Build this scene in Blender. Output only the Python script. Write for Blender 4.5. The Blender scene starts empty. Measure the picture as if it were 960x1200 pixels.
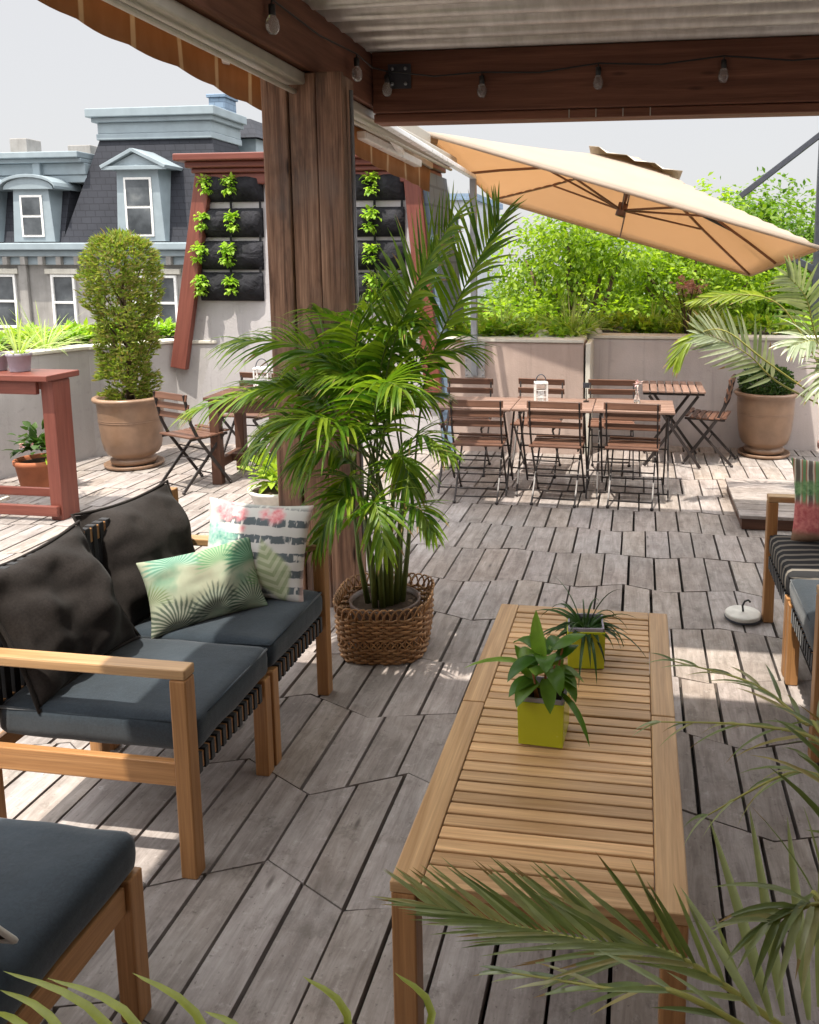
import bpy, bmesh, math, random
from mathutils import Vector, Matrix, Euler, noise
PI = math.pi
R = math.radians
rnd = random.Random(7)
sc = bpy.context.scene
COL = sc.collection
V = Vector

# ------------------------------------------------------------------ camera
H = 1.72
YAW = math.atan(144 / math.hypot(960, 140)); PIT = math.atan(140 / 960)
cam = bpy.data.cameras.new('camera'); co = bpy.data.objects.new('camera', cam); COL.objects.link(co)
co.location = (0, 0, H); co.rotation_euler = (PI / 2 - PIT, 0, YAW)
cam.sensor_fit = 'VERTICAL'; cam.sensor_height = 36; cam.lens = 28.8
cam.shift_x = -126 / 1200; cam.shift_y = -155 / 1200
cam.clip_start = 0.05; cam.clip_end = 2000
sc.camera = co
_fw = V((-math.sin(YAW) * math.cos(PIT), math.cos(YAW) * math.cos(PIT), -math.sin(PIT)))
_rt = V((math.cos(YAW), math.sin(YAW), 0)); _up = _rt.cross(_fw)

def at(x, y, Y):            # a point read off the photo, at a chosen real distance Y
    r = _rt * ((x - 606) / 960) - _up * ((y - 445) / 960) + _fw
    return V((0, 0, H)) + r * (Y / r.y)

# ------------------------------------------------------------------ mesh builder
class MB:
    def __init__(s): s.v = []; s.f = []; s.m = []; s.uv = []; s.sm = []; s.st = []
    def add(s, vs, fs, mi=0, uvs=None, smooth=False):
        b = len(s.v); s.st.append((b, len(s.f))); s.v += [tuple(p) for p in vs]
        for i, f in enumerate(fs):
            s.f.append(tuple(b + k for k in f)); s.m.append(mi); s.sm.append(smooth)
            s.uv.append(uvs[i] if uvs else [(0, 0)] * len(f))
        return s
    def box(s, c, d, rot=None, mi=0):
        c = V(c); hx, hy, hz = d[0] / 2, d[1] / 2, d[2] / 2
        L = [V((x * hx, y * hy, z * hz)) for x in (-1, 1) for y in (-1, 1) for z in (-1, 1)]
        fs = [(0, 1, 3, 2), (4, 6, 7, 5), (0, 4, 5, 1), (2, 3, 7, 6), (0, 2, 6, 4), (1, 5, 7, 3)]
        ax = max(range(3), key=lambda i: d[i]); o = (rnd.uniform(0, 50), rnd.uniform(0, 50))
        nr = [0, 0, 1, 1, 2, 2]; uvs = []
        for f, n in zip(fs, nr):
            a = [i for i in range(3) if i != n]
            if ax in a: u_ = ax; v_ = [i for i in a if i != ax][0]
            else: u_, v_ = a
            uvs.append([(L[k][u_] + o[0], L[k][v_] + o[1] + n * .37) for k in f])
        if rot is not None:
            M = rot if isinstance(rot, Matrix) else Euler(rot).to_matrix()
            L = [M @ p for p in L]
        return s.add([p + c for p in L], fs, mi, uvs)
    def b2(s, x0, x1, y0, y1, z0, z1, mi=0):
        return s.box(((x0 + x1) / 2, (y0 + y1) / 2, (z0 + z1) / 2), (x1 - x0, y1 - y0, z1 - z0), None, mi)
    def bar(s, p0, p1, w, t, up=(0, 0, 1), mi=0):     # w across, t along up
        p0 = V(p0); p1 = V(p1); d = p1 - p0; l = d.length; d = d / l
        u = V(up); x = d.cross(u)
        if x.length < 1e-4: u = V((0, 1, 0)); x = d.cross(u)
        x.normalize(); z = x.cross(d)
        M = Matrix((x, d, z)).transposed()
        return s.box((p0 + p1) / 2, (w, l, t), M, mi)
    def tube(s, pts, rad, n=8, mi=0, cap=True, smooth=True):
        pts = [V(p) for p in pts]; k = len(pts)
        if not hasattr(rad, '__len__'): rad = [rad] * k
        vs = []; fs = []; uvs = []; T0 = (pts[1] - pts[0]).normalized()
        x = T0.orthogonal().normalized(); ln = 0; lens = []
        for i, p in enumerate(pts):
            T = (pts[min(i + 1, k - 1)] - pts[max(i - 1, 0)])
            T = T.normalized() if T.length > 1e-9 else T0
            x = (x - T * x.dot(T)); x = x.normalized() if x.length > 1e-6 else T.orthogonal().normalized()
            y = T.cross(x)
            if i: ln += (p - pts[i - 1]).length
            lens.append(ln)
            for j in range(n):
                a = 2 * PI * j / n
                vs.append(p + (x * math.cos(a) + y * math.sin(a)) * rad[i])
        for i in range(k - 1):
            for j in range(n):
                j2 = (j + 1) % n
                fs.append((i * n + j, i * n + j2, (i + 1) * n + j2, (i + 1) * n + j))
                c0 = j / n * 6.28 * rad[i]; c1 = (j + 1) / n * 6.28 * rad[i]
                uvs.append([(lens[i], c0), (lens[i], c1), (lens[i + 1], c1), (lens[i + 1], c0)])
        if cap:
            fs.append(tuple(range(n - 1, -1, -1))); uvs.append([(0, 0)] * n)
            fs.append(tuple((k - 1) * n + j for j in range(n))); uvs.append([(0, 0)] * n)
        return s.add(vs, fs, mi, uvs, smooth)
    def lathe(s, prof, c=(0, 0, 0), n=40, mi=0, sq=None):
        vs = []; fs = []; c = V(c)
        for (r, z) in prof:
            for j in range(n):
                a = 2 * PI * j / n; ca, sa = math.cos(a), math.sin(a); q = 1
                if sq: q = (abs(ca) ** sq + abs(sa) ** sq) ** (-1 / sq)
                vs.append(c + V((r * ca * q, r * sa * q, z)))
        for i in range(len(prof) - 1):
            for j in range(n):
                j2 = (j + 1) % n
                fs.append((i * n + j, i * n + j2, (i + 1) * n + j2, (i + 1) * n + j))
        return s.add(vs, fs, mi, None, True)
    def disc(s, c, r, n=24, mi=0):
        c = V(c)
        return s.add([c + V((r * math.cos(2 * PI * j / n), r * math.sin(2 * PI * j / n), 0)) for j in range(n)], [tuple(range(n))], mi)
    def prism(s, pts, p0, ex, mi=0):       # polygon (3D pts) extruded by vector ex
        k = len(pts); ex = V(ex); a = [V(p) + V(p0) for p in pts]; b = [p + ex for p in a]
        fs = [tuple(range(k - 1, -1, -1)), tuple(range(k, 2 * k))] + [(i, (i + 1) % k, k + (i + 1) % k, k + i) for i in range(k)]
        return s.add(a + b, fs, mi)
    def blob(s, c, r, n=10, mi=0, jit=0.0):
        c = V(c); vs = []; fs = []; m = n * 2
        rr = r if hasattr(r, '__len__') else (r, r, r)
        for i in range(n + 1):
            t = PI * i / n
            for j in range(m):
                a = 2 * PI * j / m; k = 1 + rnd.uniform(-jit, jit)
                vs.append(c + V((rr[0] * math.sin(t) * math.cos(a) * k, rr[1] * math.sin(t) * math.sin(a) * k, rr[2] * math.cos(t) * k)))
        for i in range(n):
            for j in range(m):
                fs.append((i * m + j, (i + 1) * m + j, (i + 1) * m + (j + 1) % m, i * m + (j + 1) % m))
        return s.add(vs, fs, mi, None, True)
    def leaf(s, p, d, nrm, L, w, droop=0.3, seg=4, fold=0.25, mi=0, belly=0.35, tipw=0.0, tip=None):
        # tapered leaf blade with a V fold, bending down along its length
        p = V(p); d = V(d).normalized(); nrm = V(nrm); side = d.cross(nrm)
        side = side.normalized() if side.length > 1e-5 else d.orthogonal().normalized()
        vs = []; fs = []; q = p.copy()
        for i in range(seg + 1):
            t = i / seg
            if t < belly: k = .35 + .65 * math.sin(t / belly * PI / 2)
            else: k = max(tipw, math.cos((t - belly) / (1 - belly) * PI / 2) ** .8) if t < 1 else max(tipw, 0.02)
            n2 = side.cross(d).normalized()
            hw = w * k / 2
            vs += [q - side * hw + n2 * hw * fold * 2, q, q + side * hw + n2 * hw * fold * 2]
            if i < seg:
                d = (d + V((0, 0, -1)) * droop / seg).normalized()
                q = q + d * (L / seg)
        for i in range(seg):
            a = 3 * i
            fs += [(a, a + 1, a + 4, a + 3), (a + 1, a + 2, a + 5, a + 4)]
        s.add(vs, fs, mi, None, True)
        if tip is not None: s.m[-2:] = [tip, tip]
        return s
    def build(s, name, mats, parent=None, bevel=0, seg=2, off=None):
        me = bpy.data.meshes.new(name)
        vs = s.v
        if off is not None: o = V(off); vs = [(a[0] - o.x, a[1] - o.y, a[2] - o.z) for a in vs]
        me.from_pydata(vs, [], s.f)
        if not isinstance(mats, (list, tuple)): mats = [mats]
        for m in mats: me.materials.append(m)
        me.polygons.foreach_set('material_index', s.m)
        me.polygons.foreach_set('use_smooth', s.sm)
        uv = me.uv_layers.new(name='UVMap')
        flat = [c for f in s.uv for p in f for c in p]
        uv.data.foreach_set('uv', flat)
        me.update()
        o = bpy.data.objects.new(name, me); COL.objects.link(o)
        if parent: o.parent = parent
        if bevel:
            b = o.modifiers.new('bevel', 'BEVEL'); b.width = bevel; b.segments = seg; b.limit_method = 'ANGLE'; b.angle_limit = R(40)
            b.harden_normals = False
        return o

def each(mb, name, mats, parent=None, bevel=0, seg=2, off=None):   # one object per piece
    st = mb.st + [(len(mb.v), len(mb.f))]; out = []
    for (v0, f0), (v1, f1) in zip(st, st[1:]):
        q = MB(); q.v = mb.v[v0:v1]; q.f = [tuple(k - v0 for k in f) for f in mb.f[f0:f1]]; q.m = mb.m[f0:f1]; q.uv = mb.uv[f0:f1]; q.sm = mb.sm[f0:f1]
        out.append(q.build(name, mats, parent, bevel, seg, off))
    return out
def tag(o, label=None, cat=None, group=None, kind=None):
    if label: o['label'] = label
    if cat: o['category'] = cat
    if group: o['group'] = group
    if kind: o['kind'] = kind
    return o
def thing(name, label, cat, loc=(0, 0, 0), rz=0, group=None):
    o = bpy.data.objects.new(name, None); COL.objects.link(o); o.empty_display_size = .1
    o.location = loc; o.rotation_euler = (0, 0, rz)
    return tag(o, label, cat, group)
def dup(root, loc, rz, label, group=None):
    r = root.copy(); COL.objects.link(r); r.location = loc; r.rotation_euler = (0, 0, rz); r['label'] = label
    if group: r['group'] = group
    for ch in list(root.children):
        c = ch.copy(); COL.objects.link(c); c.parent = r
        for g in list(ch.children):
            d = g.copy(); COL.objects.link(d); d.parent = c
    return r

# ------------------------------------------------------------------ shader helpers
class S:
    def __init__(s, nt, sock): s.nt = nt; s.k = sock
    def _m(s, op, *o):
        n = s.nt.nodes.new('ShaderNodeMath'); n.operation = op
        for i, a in enumerate((s,) + o):
            if isinstance(a, S): s.nt.links.new(a.k, n.inputs[i])
            else: n.inputs[i].default_value = a
        return S(s.nt, n.outputs[0])
    def __add__(s, o): return s._m('ADD', o)
    def __sub__(s, o): return s._m('SUBTRACT', o)
    def __mul__(s, o): return s._m('MULTIPLY', o)
    def __truediv__(s, o): return s._m('DIVIDE', o)
    def sin(s): return s._m('SINE')
    def abs(s): return s._m('ABSOLUTE')
    def sqrt(s): return s._m('SQRT')
    def atan2(s, o): return s._m('ARCTAN2', o)
    def max(s, o): return s._m('MAXIMUM', o)
    def min(s, o): return s._m('MINIMUM', o)
    def step(s, a, b):           # smooth ramp 0..1 between a and b
        n = s.nt.nodes.new('ShaderNodeMapRange'); n.interpolation_type = 'SMOOTHSTEP'
        s.nt.links.new(s.k, n.inputs[0]); n.inputs[1].default_value = a; n.inputs[2].default_value = b
        return S(s.nt, n.outputs[0])

class Mat:
    def __init__(s, name, rough=.6, spec=.3, metal=0):
        s.m = bpy.data.materials.new(name); s.m.use_nodes = True; s.nt = s.m.node_tree
        s.b = s.nt.nodes['Principled BSDF']; s.out = s.nt.nodes['Material Output']
        s.b.inputs['Roughness'].default_value = rough; s.b.inputs['Specular IOR Level'].default_value = spec
        s.b.inputs['Metallic'].default_value = metal
        s.h = None
    def n(s, t, **kw):
        n = s.nt.nodes.new(t)
        for k, v in kw.items():
            if hasattr(n, k): setattr(n, k, v)
        return n
    def lk(s, a, b): s.nt.links.new(a.k if isinstance(a, S) else a, b)
    def coord(s, kind='Object', scale=(1, 1, 1), rot=(0, 0, 0), rand=False):
        t = s.n('ShaderNodeTexCoord'); mp = s.n('ShaderNodeMapping')
        mp.inputs['Scale'].default_value = scale; mp.inputs['Rotation'].default_value = rot
        src = t.outputs[kind]
        if rand:
            oi = s.n('ShaderNodeObjectInfo'); va = s.n('ShaderNodeVectorMath', operation='ADD')
            sc_ = s.n('ShaderNodeMath', operation='MULTIPLY'); s.lk(oi.outputs['Random'], sc_.inputs[0]); sc_.inputs[1].default_value = 37.
            s.lk(src, va.inputs[0]); s.lk(sc_.outputs[0], va.inputs[1]); src = va.outputs[0]
        s.lk(src, mp.inputs[0]); return mp.outputs[0]
    def xyz(s, kind='Object'):
        t = s.n('ShaderNodeTexCoord'); sp = s.n('ShaderNodeSeparateXYZ'); s.lk(t.outputs[kind], sp.inputs[0])
        return [S(s.nt, sp.outputs[i]) for i in range(3)]
    def noise(s, co, scale, detail=4, rough=.55, dist=0):
        n = s.n('ShaderNodeTexNoise'); n.inputs['Scale'].default_value = scale; n.inputs['Detail'].default_value = detail
        n.inputs['Roughness'].default_value = rough; n.inputs['Distortion'].default_value = dist
        if co is not None: s.lk(co, n.inputs['Vector'])
        return S(s.nt, n.outputs[0])
    def island(s):
        g = s.n('ShaderNodeNewGeometry'); return S(s.nt, g.outputs['Random Per Island'])
    def orand(s):
        g = s.n('ShaderNodeObjectInfo'); return S(s.nt, g.outputs['Random'])
    def ramp(s, fac, stops, interp='LINEAR'):
        n = s.n('ShaderNodeValToRGB'); cr = n.color_ramp; cr.interpolation = interp
        while len(cr.elements) < len(stops): cr.elements.new(.5)
        for e, (p, c) in zip(cr.elements, stops): e.position = p; e.color = (*c, 1)
        s.lk(fac, n.inputs[0]); return n.outputs[0]
    def mix(s, fac, a, b, mode='MIX'):
        n = s.n('ShaderNodeMixRGB', blend_type=mode)
        for i, x in enumerate((fac, a, b)):
            if isinstance(x, S): s.lk(x, n.inputs[i])
            elif isinstance(x, (int, float)): n.inputs[i].default_value = x
            elif isinstance(x, tuple): n.inputs[i].default_value = (*x, 1)
            else: s.lk(x, n.inputs[i])
        return n.outputs[0]
    def hsv(s, col, h=None, sat=None, v=None):
        n = s.n('ShaderNodeHueSaturation'); s.lk(col, n.inputs['Color'])
        for k, x in (('Hue', h), ('Saturation', sat), ('Value', v)):
            if x is None: continue
            if isinstance(x, S): s.lk(x, n.inputs[k])
            else: n.inputs[k].default_value = x
        return n.outputs[0]
    def color(s, c):
        if isinstance(c, tuple): s.b.inputs['Base Color'].default_value = (*c, 1)
        else: s.lk(c, s.b.inputs['Base Color'])
    def bump(s, h, strength=.3, dist=.01):
        n = s.n('ShaderNodeBump'); n.inputs['Strength'].default_value = strength; n.inputs['Distance'].default_value = dist
        s.lk(h, n.inputs['Height'])
        if s.h is not None: s.lk(s.h, n.inputs['Normal'])
        s.h = n.outputs[0]; s.lk(s.h, s.b.inputs['Normal'])
    def rough(s, x): s.lk(x, s.b.inputs['Roughness'])
    def translucent(s, col, fac):
        t = s.n('ShaderNodeBsdfTranslucent'); mx = s.n('ShaderNodeMixShader'); mx.inputs[0].default_value = fac
        if isinstance(col, tuple): t.inputs[0].default_value = (*col, 1)
        else: s.lk(col, t.inputs[0])
        s.lk(s.b.outputs[0], mx.inputs[1]); s.lk(t.outputs[0], mx.inputs[2]); s.lk(mx.outputs[0], s.out.inputs[0])

def wood(name, c1, c2, rough=.6, spec=.3, var=.35, knots=True, along=1.2, grain=26, bump=.25):
    m = Mat(name, rough, spec); co_ = m.coord('UV', (along, grain, 1))
    n1 = m.noise(co_, 1.6, 6, .6, .6); col = m.ramp(n1, [(.28, c1), (.72, c2)])
    c3 = m.coord('UV', (5, 190, 1)); n2 = m.noise(c3, 1.0, 3)
    col = m.mix(.45, col, m.ramp(n2, [(.3, (.45, .45, .45)), (.7, (1, 1, 1))]), 'MULTIPLY')
    if knots:
        vo = m.n('ShaderNodeTexVoronoi'); m.lk(m.coord('UV', (1.7, 7, 1)), vo.inputs['Vector']); vo.inputs['Scale'].default_value = 1.3
        k = S(m.nt, vo.outputs['Distance']).step(.03, .14)
        col = m.mix(k, m.mix(.6, col, tuple(x * .35 for x in c1)), col)
    isl = m.island(); col = m.hsv(col, None, None, isl * var * 2 + (1 - var))
    m.color(col); m.bump(n1 * .6 + n2 * .4, bump, .004); return m.m

def plain(name, c, rough=.5, spec=.4, metal=0, var=.08, scale=18, bump=.08, bs=60):
    m = Mat(name, rough, spec, metal); co_ = m.coord('Object', rand=True)
    n1 = m.noise(co_, scale, 5); a = tuple(x * (1 - var) for x in c); b = tuple(min(1, x * (1 + var)) for x in c)
    m.color(m.ramp(n1, [(.3, a), (.7, b)]))
    if bump: m.bump(m.noise(co_, bs, 4), bump, .004)
    m.rough(n1 * .25 + (rough - .12))
    return m.m

def fabric(name, c, var=.12, weave=900, rough=.9):
    m = Mat(name, rough, .15); co_ = m.coord('Object', rand=True); n1 = m.noise(co_, 9, 5)
    a = tuple(x * (1 - var) for x in c); b = tuple(x * (1 + var) for x in c)
    col = m.ramp(n1, [(.3, a), (.7, b)])
    n3 = m.noise(co_, 150, 3, .7); col = m.mix(.55, col, m.ramp(n3, [(.3, (.55, .56, .58)), (.7, (1.35, 1.35, 1.35))]), 'MULTIPLY'); fd = m.noise(co_, 3.2, 4).step(.45, .7); col = m.mix(fd * .3, col, tuple(x * 2.0 for x in c))
    n2 = m.noise(co_, weave, 2); col = m.mix(.35, col, m.ramp(n2, [(.3, (.55, .55, .55)), (.7, (1, 1, 1))]), 'MULTIPLY')
    m.color(col); m.bump(n2, .25, .002); m.bump(m.noise(co_, 14, 3), .25, .01)
    m.b.inputs['Sheen Weight'].default_value = .25; m.b.inputs['Sheen Roughness'].default_value = .5
    return m.m

def foliage(name, cols, rough=.45, trans=.35, spec=.35, tcol=None):
    m = Mat(name, rough, spec); k = len(cols)
    col = m.ramp(m.island(), [(i / (k - 1), c) for i, c in enumerate(cols)])
    n1 = m.noise(m.coord('Object'), 30, 3); col = m.mix(.5, col, m.ramp(n1, [(.3, (.6, .62, .55)), (.7, (1.15, 1.15, 1.0))]), 'MULTIPLY')
    m.color(col)
    m.translucent(m.mix(1, col, tcol or (1.6, 1.7, .7), 'MULTIPLY'), trans)
    return m.m

M = {}
# ---- deck boards
def deck_mat():
    m = Mat('deck_wood', .75, .25); co_ = m.coord('UV', (2.2, 13, 1))
    n1 = m.noise(co_, 1.8, 8, .68, .8)
    col = m.ramp(n1, [(.25, (.185, .160, .145)), (.5, (.31, .279, .260)), (.78, (.44, .407, .385))])
    n2 = m.noise(m.coord('UV', (9, 150, 1)), 1, 3); col = m.mix(.28, col, m.ramp(n2, [(.3, (.5, .49, .48)), (.65, (1, 1, 1))]), 'MULTIPLY')
    w = m.noise(m.coord('Object'), 5.5, 7, .68); col = m.mix(.75, col, m.ramp(w, [(.32, (.66, .62, .60)), (.5, (.95, .93, .92)), (.66, (1.12, 1.11, 1.10))]), 'MULTIPLY')
    w2 = m.noise(m.coord('Object'), .9, 4, .6); col = m.mix(.6, col, m.ramp(w2, [(.35, (.92, .95, .98)), (.62, (1.05, .97, .93))]), 'MULTIPLY')
    st = m.noise(m.coord('Object'), 8, 7, .74).step(.53, .68); col = m.mix(st * .6, col, (.14, .12, .105))
    lt_ = m.noise(m.coord('Object'), 26, 6, .75).step(.55, .72); col = m.mix(lt_ * .38, col, (.52, .49, .465))
    sp = m.noise(m.coord('Object'), 62, 3, .6).step(.62, .72); col = m.mix(sp * .6, col, (.11, .095, .085))
    vo = m.n('ShaderNodeTexVoronoi'); m.lk(m.coord('UV', (2.2, 8, 1)), vo.inputs['Vector']); vo.inputs['Scale'].default_value = 1.2
    k = S(m.nt, vo.outputs['Distance']).step(.02, .11); col = m.mix(k, (.13, .11, .10), col)
    isl = m.island(); col = m.hsv(col, isl * .02 + .49, isl * .4 + .8, (isl * 7.31).sin() * .11 + 1.0)
    m.color(col); m.bump(n1 * .4 + n2 * .25 + w * .35, .4, .004); m.rough(w * .3 + .55); return m.m
M['deck'] = deck_mat()
M['under'] = plain('under_deck', (.03, .027, .025), .9, .1)
M['teak'] = wood('teak', (.36, .165, .055), (.58, .30, .12), .45, .4, .28, False, 1.2, 24, .15)
M['teak_top'] = wood('teak_top', (.44, .245, .105), (.70, .44, .22), .45, .4, .33, False, 1.2, 24, .15)
M['dark_teak'] = wood('teak_stained', (.115, .055, .036), (.23, .115, .075), .36, .5, .22, False, 1.5, 24, .15)
def post_mat():
    m = Mat('post_timber', .7, .25); n1 = m.noise(m.coord('UV', (.8, 15, 1)), 1.8, 7, .65, .9)
    col = m.ramp(n1, [(.28, (.11, .052, .030)), (.5, (.32, .168, .092)), (.72, (.52, .30, .175))])
    n2 = m.noise(m.coord('UV', (4, 170, 1)), 1, 4, .6); col = m.mix(.6, col, m.ramp(n2, [(.32, (.3, .28, .27)), (.62, (1, 1, 1))]), 'MULTIPLY')
    w = m.noise(m.coord('UV', (1.1, 3.5, 1)), 1.3, 5, .65); col = m.mix(w.step(.46, .68) * .75, col, (.055, .042, .036))
    gz = m.noise(m.coord('Object'), 1.7, 4); col = m.mix(gz.step(.5, .7) * .45, col, (.22, .19, .17))
    vo = m.n('ShaderNodeTexVoronoi'); m.lk(m.coord('UV', (1.9, 8, 1)), vo.inputs['Vector']); vo.inputs['Scale'].default_value = 1.2
    col = m.mix(S(m.nt, vo.outputs['Distance']).step(.03, .15), (.03, .016, .010), col)
    isl = m.island(); col = m.hsv(col, isl * .02 + .49, isl * .5 + .75, isl * .55 + .72)
    m.color(col); m.bump(n1 * .5 + n2 * .5, .6, .006); return m.m
M['post'] = post_mat()
M['beam'] = wood('beam_stained', (.115, .044, .026), (.275, .118, .072), .6, .3, .2, True, .7, 12, .3)
M['red'] = wood('red_painted_wood', (.15, .040, .028), (.235, .072, .05), .45, .4, .12, False, 1, 20, .12)
M['brownwood'] = wood('brown_table_wood', (.075, .034, .022), (.15, .068, .042), .55, .35, .2, True, 1, 18, .2)
M['iron'] = plain('black_iron', (.035, .028, .027), .45, .5, .2)
M['grey_steel'] = plain('grey_steel', (.33, .35, .38), .4, .5, .6)
M['dark_steel'] = plain('dark_steel', (.055, .06, .075), .4, .5, .3)
M['cream'] = plain('cream_aluminium', (.40, .365, .31), .4, .4, .1)
M['white'] = plain('white_paint', (.78, .77, .75), .5, .4)
M['white_metal'] = plain('white_metal', (.80, .80, .79), .3, .5)
M['plant_soil'] = plain('soil', (.05, .035, .025), .95, .1, 0, .4, 40, .8, 80)
M['charcoal'] = fabric('charcoal_cushion', (.026, .036, .046))
M['blackpillow'] = fabric('black_pillow_fabric', (.030, .026, .024), .3, 500)
M['blackpillow'].node_tree.nodes['Principled BSDF'].inputs['Sheen Weight'].default_value = .05
M['blackpillow'].node_tree.nodes['Principled BSDF'].inputs['Specular IOR Level'].default_value = .05
M['strap'] = fabric('black_strap', (.018, .018, .02))
M['lime'] = plain('lime_glaze', (.47, .50, .022), .22, .5, 0, .05, 8, .03)
M['terracotta'] = plain('terracotta', (.42, .15, .075), .75, .25, 0, .15, 10, .2)
M['urn'] = plain('tan_urn_glaze', (.25, .155, .10), .34, .5, 0, .22, 6, .12, 25)
M['potgrey'] = plain('lilac_grey_pot', (.34, .31, .37), .6, .3)
M['stonepot'] = plain('white_stone_pot', (.62, .60, .55), .7, .3, 0, .15)
M['rattan'] = wood('rattan', (.26, .12, .045), (.52, .29, .13), .5, .4, .3, False, 4, 40, .3)
M['bark'] = plain('bark', (.10, .07, .045), .9, .1, 0, .35, 14, .8, 30)
M['glass_bulb'] = None
g = Mat('bulb_glass', .05, .5); g.color((.9, .9, .9)); g.b.inputs['Transmission Weight'].default_value = .85; M['glass_bulb'] = g.m
M['black_plastic'] = plain('black_plastic', (.02, .02, .02), .4, .4)

def stucco(name, c, var=.1, streak=.25):
    m = Mat(name, .9, .15); co_ = m.coord('Object')
    n1 = m.noise(co_, 1.6, 6, .6); col = m.ramp(n1, [(.3, tuple(x * (1 - var) for x in c)), (.7, tuple(min(1, x * (1 + var)) for x in c))])
    sn = m.noise(m.coord('Object', (5, 5, .5)), 1.2, 5, .6); col = m.mix(streak, col, m.ramp(sn, [(.35, (.6, .58, .56)), (.6, (1, 1, 1))]), 'MULTIPLY')
    sp = m.noise(co_, 11, 5, .7).step(.56, .72); col = m.mix(sp * .35, col, tuple(x * .55 for x in c))
    dr = m.noise(m.coord('Object', (16, 16, .7)), 1, 4, .6).step(.56, .70); col = m.mix(dr * .35, col, tuple(x * .58 for x in c))
    pt = m.noise(co_, .8, 2).step(.55, .58); col = m.mix(pt * .18, col, tuple(min(1, x * 1.3) for x in c))
    m.color(col); m.bump(m.noise(co_, 70, 5), .35, .006); m.bump(m.noise(co_, 4, 3), .2, .02); return m.m
M['wall_grey'] = stucco('wall_grey_stucco', (.47, .415, .40))
M['wall_pink'] = stucco('wall_pink_stucco', (.44, .34, .295))
M['wall_white'] = stucco('wall_white_stucco', (.43, .41, .405))
M['tower'] = stucco('tower_plaster', (.43, .41, .415), .06, .2)
M['coping'] = stucco('pale_coping', (.60, .57, .50))
M['stone'] = stucco('grey_stone', (.30, .285, .27), .2, .4)

def shingle(name, c):
    m = Mat(name, .8, .2); br = m.n('ShaderNodeTexBrick'); br.inputs['Scale'].default_value = 1.0
    br.inputs['Color1'].default_value = (*c, 1); br.inputs['Color2'].default_value = (*[x * 1.12 for x in c], 1); br.inputs['Mortar'].default_value = (*[x * .75 for x in c], 1)
    br.inputs['Brick Width'].default_value = .28; br.inputs['Row Height'].default_value = .17; br.inputs['Mortar Size'].default_value = .012
    t = m.n('ShaderNodeTexCoord'); sp = m.n('ShaderNodeSeparateXYZ'); cb = m.n('ShaderNodeCombineXYZ'); m.lk(t.outputs['Object'], sp.inputs[0])
    m.lk(S(m.nt, sp.outputs[0]) + S(m.nt, sp.outputs[1]), cb.inputs[0]); m.lk(sp.outputs[2], cb.inputs[1]); m.lk(cb.outputs[0], br.inputs['Vector'])
    n1 = m.noise(m.coord('Object'), .9, 5); m.color(m.mix(.6, br.outputs[0], m.ramp(n1, [(.3, (.7, .7, .7)), (.7, (1.15, 1.15, 1.15))]), 'MULTIPLY'))
    m.bump(S(m.nt, br.outputs[1]) * -1.0, .3, .02); return m.m
M['slate'] = shingle('dark_slate', (.036, .038, .047))
M['slate_blue'] = shingle('blue_grey_slate', (.19, .26, .35))
M['trim_blue'] = plain('pale_blue_trim', (.255, .305, .335), .5, .4, 0, .1, 3)
M['trim_blue_dark'] = plain('blue_soffit', (.19, .24, .27), .5, .4, 0, .1, 3)
g = Mat('window_glass', .06, .6)
n1 = g.noise(g.coord('Object', rand=True), 1.6, 4); g.color(g.ramp(n1, [(.35, (.03, .035, .04)), (.6, (.09, .10, .11)), (.8, (.20, .21, .21))])); M['pane'] = g.m
g = Mat('corrugated_metal', .5, .4, .35)
n1 = g.noise(g.coord('Object', (3, 1, 1)), 5, 6, .65); n2 = g.noise(g.coord('Object'), 1.5, 4)
g.color(g.mix(.5, g.ramp(n1, [(.3, (.54, .52, .49)), (.7, (.78, .76, .73))]), g.ramp(n2, [(.35, (.72, .66, .60)), (.65, (1, 1, 1))]), 'MULTIPLY')); g.rough(n1 * .2 + .25); M['tin'] = g.m

# canopy fabrics (let light through)
def cloth(name, c, tc, f, stripes=False):
    m = Mat(name, .9, .1); co_ = m.coord('Object'); n2 = m.noise(co_, 700, 2)
    col = m.mix(.25, c, m.ramp(n2, [(.3, (.75, .75, .75)), (.7, (1, 1, 1))]), 'MULTIPLY')
    w = m.noise(co_, 3, 4); col = m.mix(.5, col, m.ramp(w, [(.3, (.85, .82, .8)), (.7, (1, 1, 1))]), 'MULTIPLY')
    m.color(col); m.bump(w, .2, .02)
    m.translucent(tc, f); return m.m
M['parasol_cloth'] = cloth('parasol_cloth', (.50, .45, .385), (.74, .53, .34), .5)
M['parasol_top'] = cloth('parasol_vent_cloth', (.55, .50, .43), (.6, .48, .32), .2)
M['awning_cloth'] = cloth('awning_cloth', (.42, .36, .29), (.6, .38, .2), .25)
def valance_mat():
    m = Mat('valance_cloth', .9, .1); t = m.xyz(); u = (t[1] * 1.0)
    s_ = (u * (2 * PI / .29)).sin().step(.93, .98)
    w = m.noise(m.coord('Object', (1, 1, .3)), 14, 4)
    col = m.mix(s_, m.ramp(w, [(.3, (.28, .165, .09)), (.7, (.42, .26, .15))]), (.60, .48, .35)); m.color(col)
    m.translucent(m.mix(s_, (.44, .24, .11), (.60, .46, .30)), .5); return m.m
M['valance'] = valance_mat()

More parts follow.
